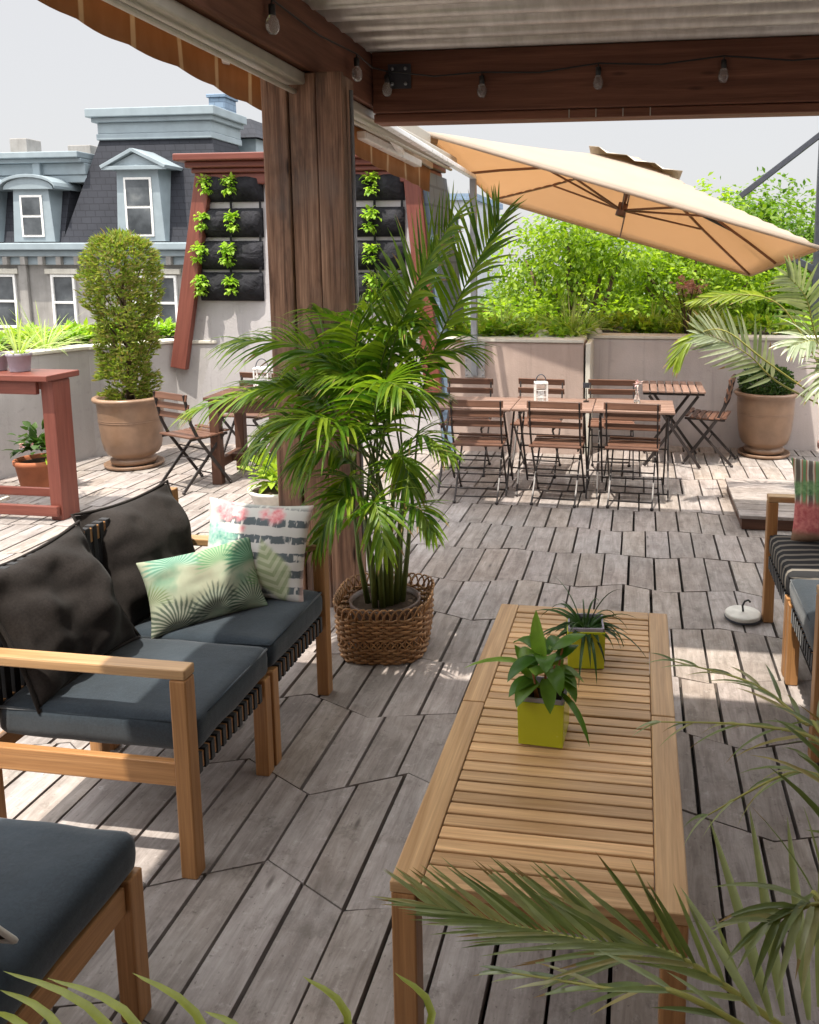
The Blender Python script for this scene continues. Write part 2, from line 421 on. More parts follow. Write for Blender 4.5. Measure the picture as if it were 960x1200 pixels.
# foliage
M['areca'] = foliage('areca_leaf', [(.045, .12, .010), (.11, .21, .016), (.24, .33, .03), (.08, .165, .015)], .4, .42)
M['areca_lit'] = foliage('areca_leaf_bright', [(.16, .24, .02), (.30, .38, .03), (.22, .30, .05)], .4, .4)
M['kentia'] = foliage('palm_leaf_grey_green', [(.16, .21, .11), (.30, .35, .23), (.40, .44, .32), (.20, .25, .12)], .3, .25, .6)
M['palm_fore'] = foliage('near_palm_leaf', [(.11, .15, .05), (.21, .26, .11), (.33, .37, .22), (.36, .30, .13)], .30, .32, .6)
M['dry_tip'] = foliage('dry_leaf_tip', [(.30, .21, .09), (.22, .13, .05), (.38, .30, .14)], .7, .2)
M['stem'] = plain('palm_stem', (.11, .15, .035), .5, .4, 0, .3, 12)
M['stem_yel'] = plain('palm_rachis', (.28, .27, .06), .45, .4, 0, .2, 12)
M['tree1'] = foliage('tree_leaf_bright', [(.09, .17, .010), (.19, .29, .015), (.30, .40, .025), (.13, .22, .012)], .5, .48)
M['tree2'] = foliage('tree_leaf_deep', [(.045, .11, .012), (.10, .19, .015), (.17, .26, .02), (.07, .14, .012)], .5, .4)
M['thuja'] = foliage('conifer_spray', [(.09, .15, .02), (.19, .27, .035), (.30, .36, .06), (.27, .20, .09), (.14, .20, .03)], .6, .4)
M['lettuce'] = foliage('lettuce_leaf', [(.18, .34, .03), (.30, .48, .05), (.40, .55, .08)], .5, .4)
M['herb'] = foliage('herb_leaf', [(.11, .25, .03), (.24, .40, .05), (.38, .50, .10)], .5, .4)
M['yelgreen'] = foliage('yellow_green_leaf', [(.22, .34, .03), (.38, .48, .05), (.12, .24, .03)], .5, .4)
M['boxwood'] = foliage('box_leaf', [(.018, .05, .010), (.04, .09, .018), (.08, .14, .03)], .45, .25)
M['grass'] = foliage('ornamental_grass', [(.24, .34, .09), (.40, .50, .20), (.52, .58, .30)], .5, .4)
M['dracaena'] = foliage('dracaena_leaf', [(.02, .055, .018), (.04, .09, .025), (.07, .12, .03)], .35, .2)
M['broad'] = foliage('broad_leaf', [(.04, .12, .018), (.09, .2, .025), (.2, .32, .05), (.06, .15, .02)], .35, .35)
M['blossom'] = foliage('pink_blossom', [(.75, .45, .45), (.8, .65, .6), (.6, .3, .33)], .6, .3, .2, (1, .9, .9))

# ------------------------------------------------------------------ setting
def struct(o): o['kind'] = 'structure'; return o
gm = plain('street_ground', (.16, .155, .15), .9, .2, 0, .3, .05, .2, 2)
mb = MB(); mb.add([(-900, -900, -6), (900, -900, -6), (900, 900, -6), (-900, 900, -6)], [(0, 1, 2, 3)])
struct(mb.build('ground', gm))
mb = MB(); mb.b2(-6.2, 4.2, -1.6, 8.6, -.42, -.045); mb.b2(-6.2, 4.2, -1.6, 8.6, -6.0, -.424)
struct(mb.build('terrace_roof', M['under']))

def zig(k):
    r = random.Random(100 + k); y = .1 + k * .455 + r.uniform(-.02, .02); pts = []; half = .286
    x = -6.3 + half * (k % 2) + r.uniform(-.05, .05); up = 1
    while x < 4.8:
        am = (.066 if y < 3.1 else .042 if y < 4.2 else .024) * r.uniform(.6, 1.25)
        pts.append((x, y + up * am)); up = -up; x += half * r.choice((.8, 1, 1, 1.25, 1.6))
    return pts
def ev(pts, x):
    if x <= pts[0][0]: return pts[0][1]
    for (a, b), (c, d) in zip(pts, pts[1:]):
        if a <= x <= c: return b + (d - b) * (x - a) / (c - a)
    return pts[-1][1]
ZZ = [zig(k) for k in range(-3, 19)]
mb = MB(); PITCH = .143; GAP = .0115
for k in range(len(ZZ) - 1):
    lo, hi = ZZ[k], ZZ[k + 1]; r = random.Random(k + 5); x = -6.1 + r.uniform(0, PITCH)
    while x < 4.1:
        w = PITCH - r.uniform(.75, 1.3) * GAP; x0, x1 = x, x + w
        if r.random() < .05: x1 = x + w
        xs_lo = [x0] + [p[0] for p in lo if x0 < p[0] < x1] + [x1]
        xs_hi = [x0] + [p[0] for p in hi if x0 < p[0] < x1] + [x1]
        gl = r.uniform(.0018, .0034)
        poly = [(q, ev(lo, q) + gl) for q in xs_lo] + [(q, ev(hi, q) - gl) for q in reversed(xs_hi)]
        dz = r.uniform(-.002, .002); tl = r.uniform(-.0015, .0015); n = len(poly)
        ou, ov = r.uniform(0, 80), r.uniform(0, 80)
        top = [(px, py, dz + tl * (1 if px > x + w / 2 else -1)) for px, py in poly]
        vs = top + [(px, py, -.044) for px, py in poly]
        fs = [tuple(range(n))] + [(i, n + i, n + (i + 1) % n, (i + 1) % n) for i in range(n)]
        uv = [[(py + ou, px + ov) for px, py in poly]]
        for i in range(n):
            a, b = poly[i], poly[(i + 1) % n]; uv.append([(a[1] + ou, a[0] + ov), (a[1] + ou, a[0] + ov + .03), (b[1] + ou, b[0] + ov + .03), (b[1] + ou, b[0] + ov)])
        mb.add(vs, fs, 0, uv); x += PITCH
struct(mb.build('deck_floor', M['deck'], None, .0022, 1))

# ------------------------------------------------------------------ parapet walls
def wall_run(name, label, pts, th, z1, mat, cap, zb=-.04):
    t = thing(name, label, 'wall', (pts[0][0], pts[0][1], 0))
    b = MB(); c = MB()
    for i in range(len(pts) - 1):
        p = V((*pts[i], 0)); q = V((*pts[i + 1], 0)); d = (q - p).normalized(); nrm = V((-d.y, d.x, 0))
        e = d * (th * .35 if i < len(pts) - 2 else 0)
        poly = [p, q + e, q + e + nrm * th, p + nrm * th]
        z_ = z1 - i * .003
        b.prism([(v.x, v.y, zb) for v in poly], (0, 0, 0), (0, 0, z_ - .03 - zb))
        o_ = .014; poly = [p - nrm * o_, q + e - nrm * o_, q + e + nrm * (th + o_), p + nrm * (th + o_)]
        c.prism([(v.x, v.y, z_ - .0295) for v in poly], (0, 0, 0), (0, 0, .03))
    b.build('wall_face', mat, t, .006, 2, off=t.location); c.build('coping', cap, t, .006, 2, off=t.location)
    return t
wall_run('parapet_wall', 'pale grey stucco parapet wall behind the red bar table and the tall conifer urn', [(-5.75, 3.0), (-5.15, 5.2), (-4.72, 6.45), (-4.30, 7.09), (-3.9, 7.15)], .2, .985, M['wall_white'], M['coping'])
wl = wall_run('parapet_wall', 'pinkish stucco parapet wall behind the row of six folding chairs', [(-1.77, 7.16), (-.47, 7.16)], .5, 1.03, M['wall_pink'], M['coping'])
wall_run('parapet_wall', 'mauve grey stucco parapet wall behind the small square bistro table', [(-.465, 7.64), (4.0, 7.64)], .25, 1.03, M['wall_grey'], M['coping'])
# pale corner strip where the pink wall steps back
t = thing('corner_trim', 'narrow pale vertical corner strip where pink wall meets mauve wall', 'trim', (-.45, 7.13, 0))
mb = MB(); mb.b2(-.452, -.41, 7.13, 7.638, 0, 1.0); mb.build('corner_strip', M['coping'], t, .004, off=t.location)

# tapered tower with red trim
TX = (-2.96, 7.1, 0)
t = thing('tapered_tower', 'white plaster tower with sloping sides, brick red edge trim and red cornice', 'tower', TX)
zb, zt = 0, 2.5
def twx(z):  # left/right edge x at height z
    f = (z - .65) / (2.49 - .65); return -4.27 + f * .30, -1.80 - f * .18
l0, r0 = twx(zb); l1, r1 = twx(zt)
D = .95
mb = MB(); mb.add([(l0, 7.1, zb), (r0, 7.1, zb), (r1, 7.22, zt), (l1, 7.22, zt), (l0, 7.1 + D, zb), (r0, 7.1 + D, zb), (r1 - .05, 7.1 + D - .1, zt), (l1 + .05, 7.1 + D - .1, zt)],
   [(0, 1, 2, 3), (5, 4, 7, 6), (4, 0, 3, 7), (3, 2, 6, 7)])
mb.build('plaster_front', M['tower'], t, 0, off=TX)
mb = MB(); mb.add([(r0 + .10, 7.13, zb), (r0 + .16, 7.1 + D, zb), (r1 + .11, 7.1 + D - .1, zt), (r1 + .10, 7.24, zt)], [(0, 1, 2, 3)])
mb.add([(r0 + .003, 7.112, zb), (r0 + .10, 7.13, zb), (r1 + .10, 7.24, zt), (r1 + .003, 7.232, zt)], [(0, 1, 2, 3)])
mb.build('slate_side', M['slate_blue'], t, 0, off=TX)
lt = twx(.72)
mb = MB(); mb.bar((lt[0] + .02, 7.055, .72), (l1 + .02, 7.17, zt), .15, .07, (0, -1, 0)); mb.build('edge_trim', M['red'], t, .006, off=TX)
rt_ = twx(.52)
mb = MB(); mb.bar((rt_[1] - .02, 7.085, .52), (r1 - .02, 7.18, zt), .15, .07, (0, -1, 0)); mb.build('edge_trim', M['red'], t, .006, off=TX)
mb = MB()
for (e, z0, z1) in ((.03, 2.40, 2.50), (.06, 2.50, 2.545), (.10, 2.545, 2.60), (.17, 2.60, 2.665)):
    mb.b2(l1 - e - .02, r1 + e + .02, 7.17 - e, 7.9, z0 + .001, z1)
mb.build('cornice', M['red'], t, .012, 3, off=TX)

# ------------------------------------------------------------------ hanging fabric planters
def leafclump(mb, c, r, n, L, w, mi=0, up=.3, droop=.6, seg=3):
    c = V(c)
    for i in range(n):
        a = rnd.uniform(0, 2 * PI); el = rnd.uniform(-.4, 1.2)
        d = V((math.cos(a) * math.cos(el), math.sin(a) * math.cos(el), math.sin(el) + up)).normalized()
        p = c + d * r * rnd.uniform(.1, 1.0)
        mb.leaf(p, d + V((rnd.uniform(-.5, .5), rnd.uniform(-.5, .5), rnd.uniform(-.4, .5))), V((rnd.uniform(-.4, .4), rnd.uniform(-.4, .4), 1)), L * rnd.uniform(.6, 1.15), w * rnd.uniform(.7, 1.15), droop * rnd.uniform(.5, 1.6), seg, .15, mi)
fp = Mat('planter_felt', .85, .25); cc = fp.coord('Object', rand=True); fp.color(fp.ramp(fp.noise(cc, 8, 4), [(.3, (.008, .008, .010)), (.7, (.028, .028, .034))])); fp.bump(fp.noise(cc, 13, 3, .5, .8), .9, .03)
ROWS = [2.375, 2.055, 1.76, 1.475]
def planter(x0, x1, z, plants, label):
    cx = (x0 + x1) / 2; yy = 7.1 + .048 * z - .012
    t = thing('fabric_planter', label, 'planter', (cx, yy, z - .12), 0, 'black felt planters hanging on the white tower')
    w = x1 - x0; mb = MB(); n = 18; m = 8
    vs = []; fs = []
    for j in range(m + 1):
        for i in range(n + 1):
            u = i / n; v = j / m; bul = math.sin(PI * v) ** .6 * (.035 + .05 * abs(math.sin(u * PI * max(1, round(w / .3)))) ** .5)
            vs.append((-w / 2 + u * w, -.012 - bul * (1 if 0 < u < 1 else .3) + .006 * noise.noise(V((u * 9, v * 6, z * 3))), v * .25 + .012 * noise.noise(V((u * 6, z, 3))) * (1 - v)))
    for j in range(m):
        for i in range(n): a = j * (n + 1) + i; fs.append((a, a + 1, a + n + 2, a + n + 1))
    mb.add(vs, fs, 0, None, True); mb.box((0, -.004, .125), (w, .006, .262))
    mb.build('felt_pocket', fp.m, t)
    mb = MB()
    for sx in (-w / 2 + .02, 0, w / 2 - .02): mb.box((sx, -.012, .27), (.022, .005, .09))
    each(mb, 'hanging_strap', M['strap'], t)
    for px in plants:
        mb = MB(); k_ = rnd.uniform(.75, 1.2); dx_ = rnd.uniform(-.03, .03); leafclump(mb, (px - cx + dx_, -.10, .16), .075 * k_, int(60 * k_), .05, .038, 0, .2, 1.2); leafclump(mb, (px - cx + dx_ * 1.5, -.115, .15 - .07 * k_), .055 * k_, int(36 * k_), .045, .036, 0, -.3, 1.2)
        mb.build('lettuce', M['lettuce'], t)
ordn = ['top', 'second', 'third', 'lowest']
for i, z in enumerate(ROWS):
    o_ = -.012 * i
    planter(-4.0 + o_, -3.40 + o_ * .5, z, (-3.93 + o_, -3.67 + o_), f'{ordn[i]} black felt planter of the column left of the timber post, two lettuces')
    planter(-2.62, -2.075, z, (-2.33,), f'{ordn[i]} black felt planter of the column right of the timber post, one lettuce showing')

# ------------------------------------------------------------------ pergola
t = thing('pergola', 'dark stained timber pergola with thick plank post and corrugated metal roof', 'pergola', (-1.51, 3.85, 0)); PO = t.location
mb = MB()
mb.b2(-1.725, -1.365, 3.738, 3.90, -.02, 2.565); p_ = mb.build('post', M['post'], t, .008, off=PO)
for i, (x0, x1, dy) in enumerate(((-1.742, -1.617, 0), (-1.613, -1.482, .012), (-1.478, -1.352, .003))):
    mb = MB(); mb.b2(x0, x1, 3.70 + dy, 3.736, -.015, 2.567); mb.build('plank', M['post'], p_, .007, off=PO)
mb = MB(); mb.tube([(-1.343, 3.80, .3), (-1.343, 3.80, 2.5)], .010); mb.build('conduit', M['grey_steel'], t, off=PO)
mb = MB(); mb.b2(-1.66, -1.50, -1.4, 4.95, 2.575, 2.86); mb.build('side_beam', M['beam'], t, .008, off=PO)
mb = MB(); mb.b2(-1.495, 3.4, 4.58, 4.70, 2.535, 2.86); mb.b2(-1.497, 3.4, 4.60, 4.74, 2.485, 2.532)
mb.build('cross_beam', M['beam'], t, .006, off=PO)
mb = MB(); mb.b2(-1.45, 3.4, -1.3, -1.15, 2.55, 2.86); mb.b2(3.25, 3.4, -1.15, 4.57, 2.55, 2.86); mb.b2(3.26, 3.38, -1.1, -.98, -.02, 2.545)
mb.b2(-1.65, -1.5, -1.3, -1.15, -.02, 2.57); each(mb, 'rear_frame', M['beam'], t, .006, off=PO)
mb = MB(); # joist hanger plate with bolts
mb.b2(-1.40, -1.27, 4.570, 4.578, 2.66, 2.79, 0)
for bx in (-1.375, -1.30):
    for bz in (2.685, 2.765): mb.blob((bx, 4.568, bz), .010, 5, 1)
mb.build('hanger_plate', [M['dark_steel'], M['grey_steel']], t, off=PO)
mb = MB()
for px in (-.40, -.255, -.11, .035): mb.b2(px, px + .006, 4.594, 4.599, 2.487, 2.53)
each(mb, 'light_slit', M['cream'], t, off=PO)  # slits of light under the beam, built as pale strips
def corrug(y0, y1, x0, x1, z):
    b = MB(); n = int((y1 - y0) / .19 * 16); vs = []; fs = []
    for s_ in (0, 1):
        for i in range(n + 1):
            y = y0 + (y1 - y0) * i / n; w_ = math.sin(2 * PI * y / .19); zz = z + .042 * math.copysign(abs(w_) ** .42, w_) + s_ * .003
            vs += [(x0, y, zz), (x1, y, zz)]
    k = 2 * (n + 1)
    for i in range(n):
        a = 2 * i; fs += [(a, a + 1, a + 3, a + 2), (k + a, k + a + 2, k + a + 3, k + a + 1)]
    b.add(vs, fs, 0, None, True); return b
corrug(2.62, 4.72, -1.67, 3.5, 2.89).build('roof_sheet', M['tin'], t, off=PO)
corrug(-1.5, 2.18, -1.67, 3.5, 2.89).build('roof_sheet', M['tin'], t, off=PO)
mb = MB()
for x in (-.2, 1.3, 2.6): mb.b2(x, x + .09, -1.1, 2.1, 2.70, 2.82)
each(mb, 'rafter', M['beam'], t, .005, off=PO)

t = thing('light_block_wall', 'unseen stucco wall added behind the viewer to block sky light', 'wall', (0, -1.7, 0))  # added out of view to keep sky light off the near deck
mb = MB(); mb.b2(-6.0, 3.6, -1.95, -1.62, -.02, 2.8); mb.build('wall_face', M['wall_grey'], t, off=t.location)
t = thing('light_block_wall', 'unseen stucco wall added along the right side to cut light', 'wall', (3.7, 1.0, 0))  # second unseen wall, added to darken the deck from the right
mb = MB(); mb.b2(3.605, 3.9, -1.95, 4.0, -.02, 2.8); mb.build('wall_face', M['wall_grey'], t, off=t.location)
# string of bulbs
t = thing('string_lights', 'string of clear glass bulbs on dark cord along the pergola beams', 'string lights', (-1.46, 4.5, 2.7)); SO = t.location
bl = [V((-1.475, 2.80, 2.70)), V((-1.475, 3.27, 2.70)), V((-1.45, 4.2, 2.71)), V((-1.40, 4.55, 2.70)), V((-.87, 4.56, 2.68)), V((-.24, 4.56, 2.705)), V((.41, 4.56, 2.72)), V((1.1, 4.56, 2.70))]
pts = []
for a, b in zip([V((-1.475, 1.9, 2.75))] + bl, bl + [V((1.8, 4.56, 2.75))]):
    for i in range(8):
        f = i / 8; p = a.lerp(b, f); p.z += .06 * (abs(f - .5) * 2 - 1) * .4 + .05 ; pts.append(p)
cb = MB(); cb.tube(pts, .0045, 5)
for p in bl: cb.tube([p + V((0, 0, .05)), p + V((0, 0, .01))], .004, 5)
cb.build('cord', M['black_plastic'], t, off=SO)
for p in bl:
    mb = MB(); mb.lathe([(.001, -.085), (.014, -.083), (.024, -.07), (.028, -.052), (.024, -.03), (.013, -.012), (.012, 0)], p, 14)
    b_ = mb.build('bulb', M['glass_bulb'], t, off=SO)
    mb = MB(); mb.tube([p + V((0, 0, -.012)), p + V((0, 0, .03))], .0145, 10); mb.build('socket', M['black_plastic'], b_, off=SO)

# ------------------------------------------------------------------ retractable awning on the beam
t = thing('awning', 'tan striped fabric awning with cream housing and long scalloped valance', 'awning', (-1.9, 4.6, 2.5)); AO = t.location
mb = MB(); mb.b2(-1.735, -1.665, .5, 6.55, 2.60, 2.72); mb.b2(-1.66, -1.53, .5, 6.9, 2.515, 2.57); mb.bar((-1.585, .5, 2.50), (-1.585, 6.9, 2.47), .03, .02)
mb.build('housing', M['cream'], t, .01, off=AO)
mb = MB(); mb.bar((-1.50, 4.75, 2.515), (-1.435, 7.12, 2.43), .05, .035); each(mb, 'side_rail', M['white_metal'], t, .006, off=AO)
def vx(y): return -2.3 + (y - 3.0) * .52 / 3.9
def vz(y): return 2.745 - (y - 3.0) * .104      # bottom edge
y0, y1 = 2.62, 6.95; n = 90; vs = []; fs = []
for i in range(n + 1):
    y = y0 + (y1 - y0) * i / n; x = vx(y); wv = .012 * math.sin(y * 7)
    zt_ = vz(y) + .185 - (y - 3) * .005; zb_ = vz(y) - .012 * abs(math.sin(y * PI / .29)) - .035
    vs += [(x + wv, y, zb_), (x + wv * .6, y, (zb_ + zt_) / 2), (x, y, zt_)]
for i in range(n):
    a = 3 * i; fs += [(a, a + 3, a + 4, a + 1), (a + 1, a + 4, a + 5, a + 2)]
mb = MB(); mb.add(vs, fs, 0, None, True); o = mb.build('valance', M['valance'], t, off=AO)
sm = o.modifiers.new('thick', 'SOLIDIFY'); sm.thickness = .002
mb = MB(); mb.bar((vx(y0), y0, vz(y0) + .20), (vx(y1), y1, vz(y1) + .175), .05, .05); mb.build('front_bar', M['cream'], t, .008, off=AO)
vs = []; fs = []
for i in range(n + 1):
    y = y0 + (y1 - y0) * i / n
    vs += [(vx(y) + .01, y, vz(y) + .225), ((vx(y) - 1.70) / 2, y, (vz(y) + .225 + 2.735) / 2 - .02), (-1.70, y, 2.735)]
for i in range(n): a = 3 * i; fs += [(a, a + 1, a + 4, a + 3), (a + 1, a + 2, a + 5, a + 4)]
mb = MB(); mb.add(vs, fs, 0, None, True); o = mb.build('fabric', M['awning_cloth'], t, off=AO); sm = o.modifiers.new('thick', 'SOLIDIFY'); sm.thickness = .002
for (a, b) in (((-1.70, 3.3, 2.62), (-2.16, 4.2, 2.75)), ((-1.66, 5.3, 2.58), (-1.86, 6.5, 2.52)), ):
    mb = MB(); mb.bar(a, b, .04, .04); mb.build('folding_arm', M['white_metal'], t, .006, off=AO)
mb = MB(); mb.bar(at(423, 158, 5.6), at(490, 192, 6.6), .07, .055); mb.build('folding_arm', M['white_metal'], t, .008, off=AO)
# support pole on the parapet
t = thing('support_pole', 'slim grey steel pole standing at the pink wall under the awning rail', 'pole', (-1.44, 7.13, 0)); PO2 = t.location
mb = MB(); mb.b2(-1.467, -1.413, 7.093, 7.145, .70, 2.42); mb.build('shaft', M['grey_steel'], t, .004, off=PO2)
mb = MB(); mb.b2(-1.53, -1.35, 7.128, 7.158, .68, 1.0); each(mb, 'wall_plate', M['wall_white'], t, .004, off=PO2)
mb = MB()
for bx in (-1.515, -1.365):
    for i in range(7): mb.blob((bx, 7.126, .705 + i * .045), .008, 4)
mb.build('bolt', M['grey_steel'], t, off=PO2)

# ------------------------------------------------------------------ cantilever parasol
KS = 1.17; UC = V((0, 0, H)) + (V((-.177, 7.135, 2.09)) - V((0, 0, H))) * KS; w = V((-.08, .289, .0057)); UR = Matrix.Rotation(w.length, 3, w.normalized())
t = thing('cantilever_parasol', 'large square parasol with cream top and orange underside, tilted on dark mast', 'parasol', (1.46 * KS, 7.2 * KS, .98)); UO = t.location
ua, ub = 1.375 * KS, 1.48 * KS; AP = .60
def up_(x, y, z): return UC + UR @ V((x, y, z))
def can(u, v):       # u,v in -1..1 over the canopy, roof height
    k = max(abs(u), abs(v)); h = AP * (1 - k) ** .95
    sag = -.035 * math.sin(PI * k) * (1 - abs(abs(u) - abs(v)))
    return up_(u * ua, v * ub, h + sag - .02 * (1 - min(abs(u), abs(v)) / max(k, 1e-6)) * 0)
N_ = 28; mb = MB(); vs = []; fs = []
for j in range(N_ + 1):
    for i in range(N_ + 1): vs.append(can(-1 + 2 * i / N_, -1 + 2 * j / N_))
for j in range(N_):
    for i in range(N_): a = j * (N_ + 1) + i; fs.append((a, a + 1, a + N_ + 2, a + N_ + 1))
mb.add(vs, fs, 0, None, True)
# hem
rim = [(-1 + 2 * i / N_, -1) for i in range(N_)] + [(1, -1 + 2 * i / N_) for i in range(N_)] + [(1 - 2 * i / N_, 1) for i in range(N_)] + [(-1, 1 - 2 * i / N_) for i in range(N_)]
vs = []; fs = []
for (u, v) in rim: p = can(u, v); vs += [p, p + UR @ V((0, 0, -.035))]
k = len(rim)
for i in range(k): j = (i + 1) % k; fs.append((2 * i, 2 * j, 2 * j + 1, 2 * i + 1))
mb.add(vs, fs, 0, None, True)
cano = mb.build('canopy', M['parasol_cloth'], t, off=UO); sm = cano.modifiers.new('thick', 'SOLIDIFY'); sm.thickness = .002
mb = MB(); vs = []; fs = []; q = 10
for j in range(q + 1):
    for i in range(q + 1):
        u = -.28 + .56 * i / q; v = -.28 + .56 * j / q; k = max(abs(u), abs(v)) / .28
        vs.append(up_(u * ua, v * ub, AP * .72 + .05 + .10 * (1 - k) + .02 * math.sin(i * 2.1) * k))
for j in range(q):
    for i in range(q): a = j * (q + 1) + i; fs.append((a, a + 1, a + q + 2, a + q + 1))
mb.add(vs, fs, 0, None, True); o = mb.build('vent', M['parasol_top'], cano, off=UO); sm = o.modifiers.new('thick', 'SOLIDIFY'); sm.thickness = .003
HB = up_(0, 0, .06)
mb = MB(); mb.tube([up_(0, 0, .0), up_(0, 0, .13)], .05, 12); mb.tube([up_(0, 0, .13), up_(0, 0, AP - .02)], .02, 8); mb.build('hub', M['dark_teak'], t, off=UO)
for (u, v) in ((-1, -1), (-1, 0), (-1, 1), (0, 1), (1, 1), (1, 0), (1, -1), (0, -1)):
    mb = MB(); pts = [can(u * f, v * f) + UR @ V((0, 0, -.024)) for f in (.04, .3, .55, .8, .985)]
    for a, b in zip(pts, pts[1:]): mb.bar(a, b, .016, .024, UR @ V((0, 0, 1)))
    rb = mb.build('rib', M['dark_teak'], t, off=UO)
    mb = MB(); mb.bar(HB, can(u * .52, v * .52) + UR @ V((0, 0, -.04)), .014, .02, UR @ V((0, 0, 1))); mb.build('strut', M['dark_teak'], rb, off=UO)
mb = MB(); mb.b2(1.675, 1.745, 8.39, 8.46, .98, 3.1); mb.build('mast', M['dark_steel'], t, .006, off=UO)
mb = MB(); mb.b2(1.46, 1.96, 8.17, 8.67, .985, 1.06); mb.build('base_plate', M['dark_steel'], t, .01, off=UO)
mb = MB(); mb.bar(can(.45, .04) + UR @ V((0, 0, -.05)), V((1.71, 8.425, 1.62)), .055, .065); mb.build('arm', M['dark_steel'], t, .006, off=UO)
mb = MB(); mb.bar(at(868, 230, 8.6), V((1.71, 8.425, 2.93)), .05, .055); mb.build('brace', M['dark_steel'], t, .005, off=UO)

# ------------------------------------------------------------------ folding bistro furniture
def make_chair(label, loc, rz, group, wm):
    t = thing('folding_chair', label, 'chair', loc, rz, group); s = .93
    def q(x, y, z): return (x * s, y * s, z * s)
    for sx in (-1, 1):
        x = sx * .19
        mb = MB(); pts = [q(x, .20, .012), q(x, -.09, .43), q(x, -.15, .56), q(x, -.20, .80)]
        for a, b in zip(pts, pts[1:]): mb.bar(a, b, .010, .022, (0, 1, .3))
        mb.blob(q(x, .20, .012), .014, 5); mb.build('back_leg', M['iron'], t)
        x = sx * .165
        mb = MB(); mb.bar(q(x, -.23, .012), q(x, .17, .42), .010, .022, (0, 1, .3)); mb.blob(q(x, -.23, .012), .014, 5); mb.build('front_leg', M['iron'], t)
    mb = MB()
    for (a, b) in (((-.19, .165, .065), (.19, .165, .065)), ((-.165, -.195, .05), (.165, -.195, .05)), ((-.19, -.02, .33), (.19, -.02, .33)), ((-.165, -.01, .23), (.165, -.01, .23))):
        mb.tube([q(*a), q(*b)], .006, 6)
    for sx in (-1, 1): mb.bar(q(sx * .177, -.16, .428), q(sx * .177, .2, .428), .008, .02)
    each(mb, 'cross_rod', M['iron'], t)
    mb = MB()
    for i in range(7):
        y = -.15 + i * .056; mb.box(q(0, y, .447 + (.008 if i == 6 else .0) - .012 * math.sin(PI * i / 6)), (.40 * s, .046 * s, .016 * s), (.0, 0, 0))
    mb.build('seat', wm, t, .004)
    for z, y, h in ((.775, -.202, .055), (.695, -.187, .052), (.615, -.170, .048)):
        mb = MB(); mb.box(q(0, y + .012, z), (.42 * s, .015 * s, h * s), (R(-12), 0, 0)); mb.build('back_slat', wm, t, .004)
    return t
def make_table(label, loc, rz, group, wm, w=.58, dp=.52, zt=.66):
    t = thing('folding_table', label, 'table', loc, rz, group)
    mb = MB(); n = 8; pw = dp / n
    for i in range(n): mb.box((0, -dp / 2 + (i + .5) * pw, zt - .009), (w, pw - .010, .018))
    mb.build('top', wm, t, .004)
    mb = MB()
    for sx in (-1, 1): mb.bar((sx * (w / 2 - .06), -dp / 2 + .01, zt - .032), (sx * (w / 2 - .06), dp / 2 - .01, zt - .032), .02, .022)
    each(mb, 'top_frame', M['iron'], t)
    for sx in (-1, 1):
        for k, (a, b, xo) in enumerate((((-.23, .012), (.20, zt - .045), 0), ((.23, .012), (-.20, zt - .045), .02))):
            x = sx * (w / 2 - .035 - xo)
            mb = MB(); mb.bar((x, a[0], a[1]), (x, b[0], b[1]), .012, .024, (0, 1, .3)); mb.build('leg', M['iron'], t)
    mb = MB()
    for y, z, xo in ((-.205, .05, 0), (.205, .05, .02), (0, .335, 0)): x = w / 2 - .035 - xo; mb.tube([(-x, y, z), (x, y, z)], .006, 6)
    each(mb, 'cross_rod', M['iron'], t)
    return t
WB = M['dark_teak']; WT = wood('sunlit_table_wood', (.20, .115, .085), (.36, .235, .185), .38, .5, .22, False, 1.5, 24, .15)  # table wood paler than the chairs, sunlight put into its colour
gch = 'folding chairs along the three bistro tables'
c0 = make_chair('left chair of the near row, back to the viewer, at the long bistro table', (-1.13, 5.76, 0), R(2), gch, WB)
dup(c0, (-.56, 5.78, 0), R(-3), 'middle chair of the near row, back to the viewer, in front of the white lantern', gch)
dup(c0, (-.02, 5.79, 0), R(-4), 'right chair of the near row, back to the viewer, nearest the mauve wall', gch)
dup(c0, (-1.38, 6.46, 0), R(180), 'left chair of the far row, facing the viewer across the bistro table', gch)
dup(c0, (-.80, 6.52, 0), R(176), 'middle chair of the far row, facing the viewer behind the white lantern', gch)
dup(c0, (-.20, 6.55, 0), R(182), 'right chair of the far row, facing the viewer before the mauve wall', gch)
dup(c0, (.62, 7.08, 0), R(78), 'folding chair seen from the side right of the small bistro table', 'folding chairs elsewhere on the deck')
dup(c0, (-3.36, 5.72, 0), R(-24), 'folding chair between the conifer urn and the brown timber table', 'folding chairs elsewhere on the deck')
dup(c0, (-3.30, 6.52, 0), R(172), 'folding chair on the far side of the brown timber table', 'folding chairs elsewhere on the deck')
gt = 'folding bistro tables'
t0 = make_table('leftmost of three slatted bistro tables pushed into one long table', (-1.19, 5.98, 0), 0, gt, WT)
dup(t0, (-.605, 6.0, 0), 0, 'middle of three slatted bistro tables, carrying the white lantern', gt)
dup(t0, (-.02, 6.02, 0), 0, 'right one of three slatted bistro tables pushed into one long table', gt)
dup(t0, (.30, 7.03, 0), R(90), 'separate small bistro table with crossed legs beside the right urn', gt)
